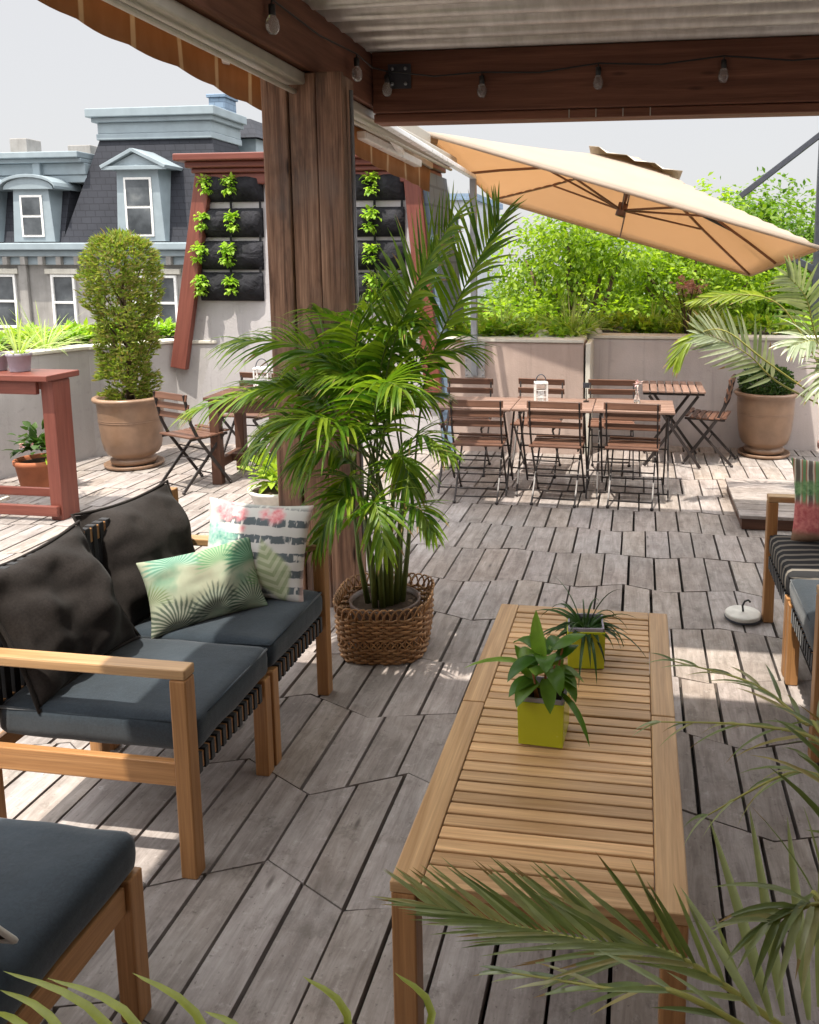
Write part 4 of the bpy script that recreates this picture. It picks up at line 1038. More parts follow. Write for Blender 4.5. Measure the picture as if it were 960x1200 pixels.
# right pillow
rm = Mat('striped_rose_fabric', .9, .15); x_, y_, z_ = rm.xyz(); co_ = rm.coord('Object'); nz = rm.noise(co_, 16, 3); n2 = rm.noise(co_, 50, 3)
s1 = ((x_ + nz * .006) * (2 * PI / .055)).sin(); top = rm.ramp(s1 * .5 + .5, [(.18, (.16, .14, .12)), (.30, (.66, .62, .50)), (.55, (.66, .62, .50)), (.7, (.62, .16, .12)), (.92, (.20, .36, .18))])
col = rm.mix((z_ + nz * .05).step(.235, .20), top, rm.ramp(n2, [(.35, (.52, .12, .13)), (.65, (.70, .26, .24))]))
gb = ((z_ - .255).abs() + nz * .06).step(.075, .045); col = rm.mix(gb * .8, col, rm.ramp(n2, [(.35, (.06, .20, .07)), (.65, (.25, .45, .2))]))
col = rm.mix((z_ + nz * .04).step(.10, .06) * .8, col, (.20, .17, .10)); rm.color(col); rm.bump(rm.noise(co_, 900, 2), .25, .002)
pillow('striped pillow with rose and green bands on the right sofa', 'pillow', (.915, 3.70, .445), 14, -2, -10, .44, .40, .14, rm.m, 33, .012)
lp = pillow('dark pillow with pale piping on the bottom left lounge chair', 'pillow', (-1.30, 1.19, .455), 24, 12, 176, .42, .40, .16, BP, 41, .025, M['stonepot'])

# white puck on the deck
t = thing('floor_disc', 'flat white disc with a dark hook handle lying on the deck', 'disc', (.53, 3.88, .003))
mb = MB(); mb.lathe([(.001, .012), (.080, .012), (.084, .015), (.085, .028), (.082, .032), (.074, .034), (.001, .035)], n=40); mb.sm = [False] * len(mb.sm); mb.build('body', M['stonepot'], t)
mb = MB(); mb.lathe([(.085, .004), (.088, .008), (.085, .013)], n=32); mb.build('base_ring', M['dark_steel'], t)
mb = MB(); mb.tube([(.0, 0, .037), (-.004, 0, .065), (.006, 0, .088), (.022, 0, .095), (.032, 0, .085)], .005, 8); mb.build('hook', M['black_plastic'], t)

# plank platform
t = thing('deck_platform', 'low square plank platform on the deck left of the right sofa', 'platform', (1.3, 5.69, 0)); DO = t.location
mb = MB()
for i in range(7): mb.b2(.67, 2.2, 5.24 + i * .135, 5.24 + i * .135 + .128, .075, .098)
mb.build('plank_top', M['deck'], t, .003, off=DO)
mb = MB(); mb.b2(.685, 2.19, 5.25, 6.17, .003, .074); mb.build('base_box', M['brownwood'], t, .003, off=DO)

# ------------------------------------------------------------------ palms
def bez(pts, n):
    pts = [V(p) for p in pts]; out = []
    k = len(pts) - 1
    for i in range(n + 1):
        t_ = i / n * k; a = min(int(t_), k - 1); f = t_ - a
        p0 = pts[max(a - 1, 0)]; p1 = pts[a]; p2 = pts[a + 1]; p3 = pts[min(a + 2, k)]
        out.append(.5 * ((2 * p1) + (p2 - p0) * f + (2 * p0 - 5 * p1 + 4 * p2 - p3) * f * f + (3 * p1 - p0 - 3 * p2 + p3) * f ** 3))
    return out
def frond(parent, pts, lmat, smat, pairs=32, L=.3, w=.022, start=.28, sweep=.9, lift=.25, droop=.8, up=(0, 0, 1), rr=.006, off=(0, 0, 0), seg=5, both=True, jit=.12, name='frond', Lf=None, dry=.22):
    b = MB(); c = bez(pts, 26); n = len(c) - 1
    b.tube(c, [rr * (1 - .8 * i / n) for i in range(n + 1)], 6, 1)
    up = V(up)
    for i in range(pairs):
        f = start + (1 - start) * i / (pairs - 1); k = min(int(f * n), n - 1); g_ = f * n - k
        p = c[k].lerp(c[k + 1], g_); T = (c[k + 1] - c[k]).normalized(); Sd = T.cross(up)
        if Sd.length < .1: Sd = T.cross(V((0, 1, .2)))
        Sd.normalize(); Nn = Sd.cross(T).normalized(); e = (f - start) / (1 - start)
        ll = L * ((.55 + .45 * math.sin(PI * min(1, .12 + e * .95))) if Lf is None else Lf(e)); sw = sweep * (1 - .55 * e)
        for s_ in ((-1, 1) if both else (1,)):
            j = lambda: rnd.uniform(-jit, jit)
            d = (T * math.cos(sw) + Sd * s_ * math.sin(sw) + Nn * (lift + j())) ; d = d + V((j(), j(), j()))
            b.leaf(p, d, Nn + Sd * s_ * -.35 * 0 + V((j(), j(), 0)), ll * rnd.uniform(.88, 1.06), w * rnd.uniform(.85, 1.1) * (1 - .35 * e), droop * rnd.uniform(.7, 1.35), seg, .18, 0, .22, 0, 2 if rnd.random() < dry else None)
    b.leaf(c[-1], c[-1] - c[-2], up, L * .5, w * .7, droop, seg, .2)
    return b.build(name, [lmat, smat, M['dry_tip']], parent, off=off)

# potted areca in the rattan basket
t = thing('basket_palm', 'tall areca palm in an open weave rattan basket beside the timber post', 'palm', (-1.095, 3.36, 0)); AB = t.location
mb = MB(); SQ = 3.4; NS = 44
def bk(a, r): q = (abs(math.cos(a)) ** SQ + abs(math.sin(a)) ** SQ) ** (-1 / SQ); return V((r * math.cos(a + .12) * q, r * math.sin(a + .12) * q, 0))
def rb(z): return .180 + .020 * math.sin(min(1, z / .28) * PI * .75)
for i in range(NS):
    a = 2 * PI * i / NS; mb.tube([bk(a, rb(z)) + V((0, 0, z)) for z in (.004, .08, .16, .235)], .0042, 5)
rows = [.010 + .0125 * i for i in range(6)] + [.118 + .0125 * i for i in range(8)]
for ri, z in enumerate(rows):
    pts = []
    for i in range(NS * 3 + 1):
        a = 2 * PI * i / (NS * 3); o_ = .006 * math.cos(PI * (i / 3 + ri)); pts.append(bk(a, rb(z) + o_) + V((0, 0, z + .001 * math.sin(i * 1.7 + ri))))
    mb.tube(pts, .0062, 5, cap=False)
for i in range(NS):                               # open crossed band and loop rim
    a0 = 2 * PI * i / NS; a1 = 2 * PI * (i + 1) / NS
    for (za, zb_, s_) in ((.078, .116, 1), (.116, .078, 1)): mb.tube([bk(a0, rb(.1) + .003) + V((0, 0, za)), bk(a1, rb(.1) + .003) + V((0, 0, zb_))], .004, 5)
    a2 = 2 * PI * (i + 2.2) / NS
    arc = [bk(a0 + (a2 - a0) * f, rb(.22) + .004 * math.cos(f * PI) + .012 * math.sin(f * PI)) + V((0, 0, .212 + .050 * math.sin(PI * f) ** .75)) for f in (0, .2, .4, .6, .8, 1)]
    mb.tube(arc, .0042, 5)
mb.build('basket', M['rattan'], t)
mb = MB(); mb.lathe([(.001, .01), (.13, .011), (.152, .19), (.160, .225), (.150, .228), (.143, .20)], n=36); mb.build('inner_pot', M['brownwood'] if False else plain('brown_plastic_pot', (.09, .055, .04), .5, .4), t)
mb = MB(); mb.disc((0, 0, .205), .148, 30); mb.build('soil', M['plant_soil'], t)
stems = []
for i in range(11):
    a = i * 2.4; r = .03 + .055 * rnd.random(); b0 = V((r * math.cos(a), r * math.sin(a), .2)); tl = .5 + rnd.uniform(-.12, .2)
    e = b0 + V((math.cos(a) * .05, math.sin(a) * .05, tl)); mb = MB()
    mb.tube([b0, b0.lerp(e, .5) + V((rnd.uniform(-.01, .01), rnd.uniform(-.01, .01), 0)), e], [.014, .011, .008], 8)
    mb.build('stem', M['stem'], t); stems.append(e)
Y = 3.36
# fronds: control points read off the photo, each at its own depth
def A(x, y, Y_): return at(x, y, Y_) - AB
base = lambda i: V(stems[i % 11])
FR = [
 ([(440, 580, 3.34), (430, 500, 3.30), (415, 450, 3.26), (385, 425, 3.22)], .26, 28, .28, .95),
 ([(440, 580, 3.34), (450, 510, 3.32), (470, 470, 3.30), (505, 465, 3.28)], .24, 26, .28, .95),
 ([(435, 590, 3.34), (410, 540, 3.28), (385, 525, 3.22), (355, 555, 3.18)], .24, 24, .25, .95),
 ([(445, 590, 3.30), (460, 550, 3.2), (470, 535, 3.12), (480, 570, 3.06)], .22, 24, .25, .95),
 ([(435, 570, 3.40), (415, 470, 3.46), (395, 425, 3.52), (350, 415, 3.58)], .28, 28, .28, .95),
 ([(440, 560, 3.36), (445, 460, 3.30), (455, 400, 3.22), (480, 380, 3.14)], .26, 28, .3, .95),
 ([(440, 600, 3.30), (420, 570, 3.2), (405, 560, 3.1), (385, 600, 3.02)], .22, 22, .2, .95),
 ([(430, 570, 3.36), (390, 480, 3.32), (350, 450, 3.28), (305, 455, 3.24)], .26, 28, .28, .95),
 ([(448, 560, 3.36), (500, 440, 3.36), (548, 330, 3.38), (585, 262, 3.42)], .33, 36, .38, 0.95),     # tall right frond
 ([(440, 560, 3.34), (455, 430, 3.30), (490, 330, 3.26), (530, 260, 3.22)], .30, 30, .3, .9),
 ([(430, 560, 3.36), (405, 450, 3.30), (350, 405, 3.25), (285, 400, 3.2)], .34, 30, .28, .95),
 ([(425, 570, 3.34), (385, 480, 3.24), (320, 455, 3.14), (235, 478, 3.05)], .27, 30, .28, .9),
 ([(430, 570, 3.30), (400, 500, 3.10), (360, 490, 2.95), (310, 520, 2.88)], .28, 26, .25, .95),
 ([(440, 570, 3.36), (440, 450, 3.42), (420, 390, 3.5), (370, 365, 3.6)], .32, 28, .28, .95),
 ([(450, 570, 3.36), (470, 470, 3.36), (500, 420, 3.36), (545, 410, 3.38)], .30, 26, .3, .95),
 ([(450, 580, 3.32), (470, 530, 3.25), (495, 510, 3.2), (525, 530, 3.15)], .18, 16, .3, .9),
 ([(440, 570, 3.30), (440, 490, 3.12), (450, 450, 3.0), (470, 455, 2.9)], .28, 26, .3, .95),
 ([(430, 575, 3.32), (420, 520, 3.15), (395, 500, 3.02), (350, 540, 2.92)], .26, 24, .28, .95),
 ([(440, 600, 3.3), (425, 585, 3.12), (400, 585, 3.0), (375, 630, 2.92)], .24, 22, .2, .95),
 ([(450, 610, 3.3), (470, 600, 3.15), (490, 595, 3.05), (505, 620, 3.0)], .17, 16, .25, .9),
 ([(445, 560, 3.40), (470, 420, 3.5), (480, 350, 3.6), (510, 300, 3.72)], .30, 28, .3, .9),
 ([(440, 560, 3.38), (420, 450, 3.34), (420, 385, 3.28), (445, 345, 3.22)], .30, 28, .3, .95),
 ([(435, 570, 3.36), (370, 500, 3.3), (325, 495, 3.28), (295, 530, 3.26)], .23, 26, .3, .9),
 ([(440, 620, 3.28), (430, 600, 3.05), (440, 590, 2.95), (450, 640, 2.85)], .22, 20, .2, .95),
 ([(440, 570, 3.34), (450, 500, 3.28), (430, 450, 3.2), (380, 440, 3.12)], .28, 26, .28, .95),
 ([(440, 570, 3.40), (460, 480, 3.5), (440, 430, 3.62), (390, 430, 3.70)], .28, 26, .28, .95),
 ([(435, 570, 3.36), (400, 470, 3.4), (350, 440, 3.45), (310, 455, 3.5)], .26, 28, .28, .95),
]
for i, (pts, L, pairs, lift, sw) in enumerate(FR):
    cp = [base(i)] + [A(*p) for p in pts[1:]]
    hi = cp[-1].z > 1.2 and i in (8, 9, 20)
    frond(t, cp, M['areca'], M['stem'], pairs, L, .022, .30, sw, lift, .55 if hi else 1.0, (-.35, -.75, .55) if hi else (0, -.25, 1), .0062, jit=.10)
mb = MB()  # dry curly rattan-like runner on the palm's soil edge
# ------------------------------------------------------------------ right palm (grey green, on the platform)
t = thing('potted_palm', 'grey green feather palm in a dark pot at the right edge by the urn', 'palm', (1.50, 6.02, .098)); RB = t.location
mb = MB(); mb.lathe([(.001, 0), (.15, .001), (.155, .01), (.19, .28), (.205, .285), (.207, .32), (.19, .322), (.18, .29)], n=40); mb.build('pot', plain('rose_brown_pot', (.22, .12, .10), .6, .3), t)
mb = MB(); mb.disc((0, 0, .295), .18); mb.build('soil', M['plant_soil'], t)
mb = MB(); mb.tube([(0, 0, .28), (0, 0, .55)], [.05, .035], 12); mb.build('stem', M['bark'], t)
def B(x, y, Y_): return at(x, y, Y_) - RB
r0_ = V((0, 0, .5))
LF = lambda e: .6 + .5 * math.sin(PI * min(1, .1 + e * .9))
for (pts, L, pairs, lift, droop, up, lm) in (
 ([(950, 505, 5.95), (915, 450, 5.82), (880, 418, 5.74), (850, 400, 5.68), (826, 392, 5.62)], .29, 18, .12, .10, (-.15, -.85, .45), M['kentia']),
 ([(955, 480, 6.0), (935, 385, 5.9), (905, 352, 5.85), (860, 345, 5.8), (815, 352, 5.75)], .15, 14, .0, .3, (0, -.9, .4), M['areca_lit']),
 ([(950, 500, 5.9), (900, 425, 5.75), (850, 388, 5.65), (815, 393, 5.6), (795, 416, 5.55)], .21, 14, .1, .5, (0, -.8, .6), M['areca_lit']),
 ([(960, 470, 6.05), (958, 400, 6.0), (945, 350, 5.95), (925, 325, 5.9)], .28, 18, .15, .4, (-.4, -.8, .4), M['kentia']),
 ([(965, 480, 6.0), (965, 425, 5.85), (955, 400, 5.75), (930, 405, 5.65)], .26, 18, .2, .7, (0, -.6, .8), M['kentia']),
 ([(980, 480, 6.0), (1010, 380, 5.9), (1050, 330, 5.8), (1100, 340, 5.7)], .36, 24, .25, .8, (0, -.3, 1), M['kentia']),
 ([(990, 480, 6.05), (1015, 380, 6.2), (1030, 320, 6.3), (1040, 300, 6.4)], .32, 22, .25, .6, (0, -.5, .8), M['kentia']),
 ([(975, 490, 5.95), (985, 450, 5.75), (980, 430, 5.6), (962, 455, 5.5)], .28, 20, .25, .8, (0, -.3, 1), M['kentia'])):
    frond(t, [r0_ + V((rnd.uniform(-.03, .03), rnd.uniform(-.03, .03), 0))] + [B(*p) for p in pts[1:]], lm, M['stem_yel'], pairs, L, .034 if lm is M['kentia'] else .022, (.30 if lm is M['kentia'] else .55 if pairs == 14 and L < .2 else .72), (.92 if pairs == 18 and L > .285 else 1.05) if lm is M['kentia'] else .42, lift, droop, up, .008, jit=.08, Lf=LF)

# ------------------------------------------------------------------ near palm, bottom right
t = thing('potted_palm', 'near feather palm with silvery leaflets leaning over the coffee table corner', 'palm', (.62, 1.0, 0)); FB = t.location
mb = MB(); mb.lathe([(.001, 0), (.14, .001), (.145, .01), (.175, .30), (.19, .305), (.192, .34), (.175, .342), (.165, .31)], n=40); mb.build('pot', M['stonepot'], t)
mb = MB(); mb.disc((0, 0, .315), .166); mb.build('soil', M['plant_soil'], t)
mb = MB(); mb.tube([(0, 0, .3), (0, 0, .46)], [.045, .03], 12); mb.build('stem', M['bark'], t)
def F(x, y, Y_): return at(x, y, Y_) - FB
r1_ = V((0, 0, .42))
PF = M['palm_fore']
for (pts, L, pairs, lift, droop, up, w, sw, jit) in (
 ([(905, 1200, 1.10), (835, 1145, 1.16), (730, 1112, 1.2), (600, 1085, 1.25), (505, 1062, 1.30)], .20, 46, .75, .10, (0, -.50, .85), .0098, .55, .07),
 ([(1000, 1120, 1.15), (1000, 960, 1.2), (965, 872, 1.28), (880, 850, 1.35), (775, 846, 1.42)], .14, 8, -.1, .6, (0, -.3, 1), .010, .45, .06),
 ([(990, 1150, 1.15), (985, 900, 1.25), (940, 845, 1.4), (880, 800, 1.55), (790, 775, 1.7)], .16, 9, .1, .4, (0, -.3, 1), .011, .4, .06),
 ([(985, 1160, 1.1), (1000, 1030, 1.15), (985, 935, 1.2), (930, 905, 1.26), (830, 955, 1.33)], .15, 9, .1, .8, (0, -.3, 1), .010, .55, .07),
 ([(930, 1230, 1.0), (840, 1185, 1.05), (720, 1160, 1.1), (600, 1140, 1.15)], .13, 9, .05, .25, (0, -.3, 1), .010, .3, .05),
 ([(1000, 1150, 1.1), (1050, 1000, 1.1), (1100, 900, 1.1), (1180, 880, 1.1)], .20, 16, .25, .6, (0, -.3, 1), .014, .8, .08),
 ([(990, 1160, 1.0), (985, 1090, .95), (960, 1060, .90), (905, 1080, .86)], .14, 12, .2, .7, (0, -.3, 1), .012, .8, .08)):
    frond(t, [r1_ + V((rnd.uniform(-.03, .03), rnd.uniform(-.03, .03), 0))] + [F(*p) for p in pts[1:]], PF, M['stem_yel'], pairs, L, w, .22, sw, lift, droop, up, .006, jit=jit)

for (bx, by, bY), (tx, ty, tY), w_ in (((905, 1195, 1.08), (834, 962, 1.2), .017), ((918, 1190, 1.08), (880, 950, 1.18), .016), ((948, 1195, 1.06), (924, 962, 1.16), .017), ((890, 1190, 1.06), (800, 1040, 1.16), .014), ((960, 1180, 1.05), (968, 930, 1.12), .016)):
    p0, p1 = F(bx, by, bY), F(tx, ty, tY); mb = MB()
    mb.leaf(p0, (p1 - p0).normalized() + V((0, 0, .10)), (-.2, -1, .3), (p1 - p0).length * 1.02, w_, .22, 9, .3, 0, .3); mb.build('leaflet', PF, t)

# palm tips poking in at the bottom left
t = thing('potted_palm', 'low palm whose yellow green leaf tips poke in along the bottom left edge', 'palm', (-.42, .72, 0)); GB = t.location
mb = MB(); mb.lathe([(.001, 0), (.12, .001), (.125, .01), (.15, .24), (.16, .245), (.162, .27), (.148, .272), (.14, .25)], n=40); mb.build('pot', M['terracotta'], t)
mb = MB(); mb.disc((0, 0, .255), .141); mb.build('soil', M['plant_soil'], t)
def G(x, y, Y_): return at(x, y, Y_) - GB
gl = foliage('yellow_green_palm_tip', [(.16, .24, .03), (.28, .33, .05), (.36, .34, .10)], .4, .3)
for (tip, mid) in (((4, 1138), (120, 1195)), ((55, 1146), (160, 1200)), ((0, 1160), (70, 1205)), ((155, 1140), (240, 1205)), ((355, 1144), (410, 1205)), ((463, 1140), (505, 1205)), ((-10, 1185), (40, 1215)), ((240, 1185), (290, 1230)), ((620, 1215), (560, 1260))):
    a = G(*tip, .98); c_ = G(*mid, .93); b0 = V((rnd.uniform(-.05, .05), rnd.uniform(-.05, .05), .25))
    cu = bez([b0, b0.lerp(c_, .45) + V((0, 0, .10)), c_, a], 14)
    b = MB(); n = len(cu) - 1; vs = []; fs = []
    for i, p in enumerate(cu):
        T = (cu[min(i + 1, n)] - cu[max(i - 1, 0)]).normalized(); Sd = T.cross(V((0, -.4, 1))).normalized(); Nn = Sd.cross(T); f = i / n
        hw = .0058 * (min(1, .3 + f * 2) if f < .6 else math.cos((f - .6) / .4 * PI / 2) ** .8 if f < 1 else .02)
        vs += [p - Sd * hw + Nn * hw * .4, p, p + Sd * hw + Nn * hw * .4]
        if i < n: q = 3 * i; fs += [(q, q + 1, q + 4, q + 3), (q + 1, q + 2, q + 5, q + 4)]
    b.add(vs, fs, 0, None, True); b.build('leaf_blade', gl, t)

# ------------------------------------------------------------------ plants behind the parapet
def bedplants(name, xs, yfun, zt, n, label):
    b = MB()
    for i in range(n):
        x = rnd.uniform(*xs); y = yfun(x) + rnd.uniform(.05, .5)
        leafclump(b, (x, y, zt + rnd.uniform(-.04, .05)), .06, 11, .10, .05, rnd.choice((0, 0, 1, 1, 2)), .4, .6, 2)
    o = b.build(name, [M['herb'], M['yelgreen'], M['lettuce']]); tag(o, label, 'ground cover', None, 'stuff'); return o
bedplants('ground_cover', (-1.9, 2.4), lambda x: 7.3 if x < -.47 else 7.9, 1.06, 330, 'low leafy planting in the bed behind the pink and mauve walls')
bedplants('ground_cover', (-6.0, -4.0), lambda x: 6.0 + (x + 5.2) * 1.0 + .6, 1.0, 200, 'low leafy planting behind the pale grey wall on the left')
mb = MB(); mb.b2(-1.9, 4, 7.72, 9.6, .5, 1.0); mb.b2(-1.77, -.475, 7.2, 7.71, .5, .985); struct(mb.build('planting_bed', M['plant_soil']))
mb = MB(); mb.prism([(-6.3, 5.2, .9), (-5.3, 5.35, .9), (-4.3, 7.3, .9), (-4.3, 8.4, .9), (-6.3, 7.6, .9)], (0, 0, 0), (0, 0, .05)); struct(mb.build('planting_bed', M['plant_soil']))
def tuft(loc, n, L, label, spread=1.0, mat='grass', w=.010):
    b = MB()
    for i in range(n):
        a = rnd.uniform(0, 6.283); e = rnd.uniform(.55, 1.5) / max(spread, .6); e = min(e, 1.5)
        b.leaf((.03 * math.cos(a), .03 * math.sin(a), 0), (math.cos(a) * math.cos(e), math.sin(a) * math.cos(e), math.sin(e)), (-math.sin(a) * .2 + math.cos(a), math.cos(a) * .2 + math.sin(a), .3), L * rnd.uniform(.55, 1.1), w, rnd.uniform(.4, 1.3), 6, .3, 0, .2)
    o = b.build('ornamental_grass', M[mat]); o.location = loc; tag(o, label, 'grass tuft', 'ornamental grass tufts behind the walls'); return o
tuft((-1.25, 7.62, .99), 80, .42, 'leftmost grass tuft of the bed, right of the grey steel pole')
tuft((-.62, 7.66, .99), 110, .52, 'tall grass tuft above the step between pink and mauve wall')
tuft((.12, 8.15, 1.0), 60, .38, 'small grass tuft above the single bistro table')
tuft((.52, 8.1, 1.0), 110, .60, 'tall pale grass tuft left of the right urn')
tuft((-5.02, 6.30, .96), 80, .46, 'arching grass tuft behind the wall above the red bar table', 1.1)
tuft((-5.55, 6.05, .96), 60, .42, 'arching grass tuft at the left picture edge behind the wall', 1.1)
for k, (x, y) in enumerate(((-.86, 7.45), (-.42, 7.75), (.75, 7.85))):
    mb = MB(); mb.blob((0, 0, .04), (.085, .07, .06), 8, 0, .10); o = mb.build('rock', M['stonepot']); o.location = (x, y, 1.0 if k else .99)
    tag(o, ('pale round stone in the bed behind the pink wall', 'pale round stone in the bed beside the wall step', 'pale round stone in the bed left of the urn')[k], 'stone', 'pale stones in the beds')
t = thing('flowering_shrub', 'slim shrub with pale pink blossom behind the mauve wall under the parasol corner', 'shrub', (.45, 7.98, 1.0))
mb = MB(); 
for i in range(6): a = i * 1.05; mb.tube([(0, 0, 0), (.05 * math.cos(a), .05 * math.sin(a), .3), (.10 * math.cos(a), .10 * math.sin(a), .46)], [.012, .008, .003], 6)
mb.build('stem', M['bark'], t)
mb = MB(); leafclump(mb, (0, 0, .28), .15, 120, .06, .032); mb.build('leaves', M['herb'], t)
mb = MB()
for i in range(70):
    d = V((rnd.gauss(0, .07), rnd.gauss(0, .07), .46 + rnd.gauss(0, .05))); leafclump(mb, d, .008, 5, .035, .028)
mb.build('blossom', M['blossom'], t)

# ------------------------------------------------------------------ trees beyond
def tree(loc, cz, rx, ry, rz, n, mat, label, lobes=14, ls=.16, seed=1):
    r = random.Random(seed); t = thing('broadleaf_tree', label, 'tree', loc, 0, 'trees beyond the terrace')
    mb = MB(); top = V((0, 0, cz)); z0 = 0
    mb.tube([(0, 0, 0), (.08, .05, (cz - rz) * .5), (.0, .1, cz - rz * .75), (.05, 0, cz + rz * .2)], [.28, .22, .17, .05], 10)
    L = []
    for i in range(lobes):
        d = V((r.gauss(0, 1), r.gauss(0, 1), r.gauss(0, .9))).normalized(); q = r.uniform(.45, .82)
        c = top + V((d.x * rx * q, d.y * ry * q, d.z * rz * q)); L.append((c, r.uniform(.30, .48) * min(rx, rz)))
        st_ = V((.02, .05, cz - rz * r.uniform(.3, .8))); mb.tube([st_, st_.lerp(c, .55) + V((0, 0, -.15)), c], [.09, .05, .015], 6)
    mb.build('trunk', M['bark'], t)
    b = MB(); L.append((top, .42 * min(rx, rz)))
    tot = sum(x[1] ** 2 for x in L)
    for c, R_ in L:
        for k in range(int(n * R_ ** 2 / tot)):
            d = V((r.gauss(0, 1), r.gauss(0, 1), r.gauss(0, 1))).normalized()
            p = c + d * R_ * (r.random() ** .4) * (1 + .35 * noise.noise(d * 2.3 + c))
            if noise.noise(p * 1.7) < -.30: continue
            dd = (d * .6 + V((r.uniform(-1, 1), r.uniform(-1, 1), r.uniform(-.9, .4)))).normalized(); nn = V((r.uniform(-.7, .7), r.uniform(-.7, .7), 1))
            b.leaf(p, dd, nn, ls * r.uniform(.6, 1.15), ls * .55, .4, 2, .12, 0, .5)
    b.build('crown', M[mat], t); return t
tree((-.95, 13.2, -6), 7.0, 1.55, 1.6, 1.65, 17000, 'tree1', 'bright green tree left of the parasol above the pink wall', 22, .105, 3)
tree((.9, 14.4, -6), 7.15, 1.7, 1.6, 1.75, 17000, 'tree1', 'bright green tree under the low edge of the parasol', 22, .105, 5)
tree((2.9, 14.8, -6), 7.45, 1.7, 1.7, 1.75, 15000, 'tree2', 'deeper green tree rising behind the parasol mast on the right', 22, .115, 8)
tree((1.9, 18.0, -6), 7.6, 2.4, 2.0, 1.9, 10000, 'tree2', 'dark green tree at the back between its brighter neighbours', 18, .15, 11)
tree((5.4, 13.5, -6), 7.0, 2.0, 2.0, 2.1, 6000, 'tree2', 'green tree beyond the right picture edge', 14, .18, 15)
tree((-.2, 19, -6), 6.3, 2.2, 2.0, 1.9, 6000, 'tree1', 'light green tree low behind the pair above the pink wall', 14, .19, 19)
tree((-3.4, 24, -6), 5.9, 1.7, 1.5, 1.5, 3500, 'tree2', 'small far tree right of the white tower', 12, .2, 23)

# ------------------------------------------------------------------ mansard townhouse
t = thing('mansard_townhouse', 'grey stone townhouse with dark slate mansard roofs and pale blue trim', 'building', (-14, 20, -6)); HO = t.location
TB, TD = M['trim_blue'], M['trim_blue_dark']
mb = MB(); mb.b2(-24, -8.6, 20.0, 30, -6, 1.75); mb.build('stone_wall', M['stone'], t, off=HO)
mb = MB(); mb.b2(-24, -8.5, 19.55, 20.0, 1.98, 2.17); mb.b2(-24, -8.55, 19.7, 20.0, 1.82, 1.977); mb.b2(-24, -8.55, 19.85, 20.0, 1.60, 1.817)
mb.build('eave_cornice', TB, t, .03, 2, off=HO)
mb = MB()
for i in range(30): x = -23.5 + i * .52; mb.b2(x, x + .14, 19.72, 19.848, 1.60, 1.815)
mb.build('bracket', M['stone'], t, .01, off=HO)
# tall pavilion roof
def slab4(b, q, mi=0): b.add(q, [(0, 1, 2, 3)], mi)
mb = MB(); x0, x1, X0, X1, zb, zt = -15.0, -10.45, -14.15, -11.0, 2.17, 4.9; y0_, y1_ = 19.8, 20.45
mb.add([(x0, y0_, zb), (x1, y0_, zb), (X1, y1_, zt), (X0, y1_, zt), (x0, 22.6, zb), (x1, 22.6, zb), (X1, 21.8, zt), (X0, 21.8, zt)], [(0, 1, 2, 3), (1, 5, 6, 2), (4, 0, 3, 7), (5, 4, 7, 6), (3, 2, 6, 7)])
mb.build('pavilion_roof', M['slate'], t, off=HO)
mb = MB()
for (e, a, b) in ((.05, 4.84, 5.0), (.02, 5.0, 5.28), (.12, 5.28, 5.40), (.22, 5.40, 5.62)): mb.b2(X0 - e, X1 + e, 20.4 - e, 22.0, a + .001, b)
mb.build('pavilion_cornice', TB, t, .02, 2, off=HO)
# lower mansard
mb = MB(); mb.add([(-24, 19.85, 2.17), (-15.0, 19.85, 2.17), (-15.0, 20.35, 3.85), (-24, 20.35, 3.85), (-24, 27, 3.85), (-15, 27, 3.85), (-15, 27, 2.17)], [(0, 1, 2, 3), (3, 2, 5, 4), (1, 6, 5, 2)])
mb.build('low_mansard_roof', M['slate'], t, off=HO)
mb = MB()
for (e, a, b) in ((.10, 3.75, 3.95), (.14, 3.95, 4.25), (.30, 4.25, 4.36), (.42, 4.36, 4.52)): mb.b2(-24, -14.45 + e * .0, 20.3 - e, 26, a + .001, b)
for x in (-15.9, -19.2): mb.b2(x, x + .22, 20.05, 20.3, 3.75, 4.40)
mb.build('low_cornice', TB, t, .02, 2, off=HO)
mb = MB(); mb.b2(-15.9, -15.2, 21.5, 22.2, 4.5, 4.9); mb.b2(-18.1, -17.55, 22, 22.6, 4.5, 5.2); each(mb, 'chimney', M['stone'], t, .02, off=HO)
q0, q1 = at(246, 150, 23), at(263, 114, 23)
mb = MB(); mb.b2(q0.x, q1.x, 23, 23.7, 3.5, q1.z); mb.b2(q0.x - .05, q1.x + .05, 22.95, 23.75, q1.z + .001, q1.z + .1); each(mb, 'chimney', M['slate_blue'], t, .02, off=HO)
q0, q1 = at(262, 182, 22.5), at(300, 162, 22.5)
mb = MB(); mb.b2(q0.x + .15, q1.x, 22.5, 25, 2.5, q1.z); mb.build('stair_head', TB, t, .02, off=HO)
za, zb2 = q1.z, at(280, 138, 22.5).z
mb = MB(); mb.add([(q0.x, 22.3, za), (q1.x + .15, 22.3, za), (q1.x - .25, 22.7, zb2), (q0.x + .12, 22.7, zb2), (q0.x, 25.2, za), (q1.x + .15, 25.2, za), (q1.x - .25, 24.8, zb2), (q0.x + .12, 24.8, zb2)], [(0, 1, 2, 3), (1, 5, 6, 2), (4, 0, 3, 7), (5, 4, 7, 6), (3, 2, 6, 7)]); mb.build('stair_head_roof', M['slate'], t, off=HO)
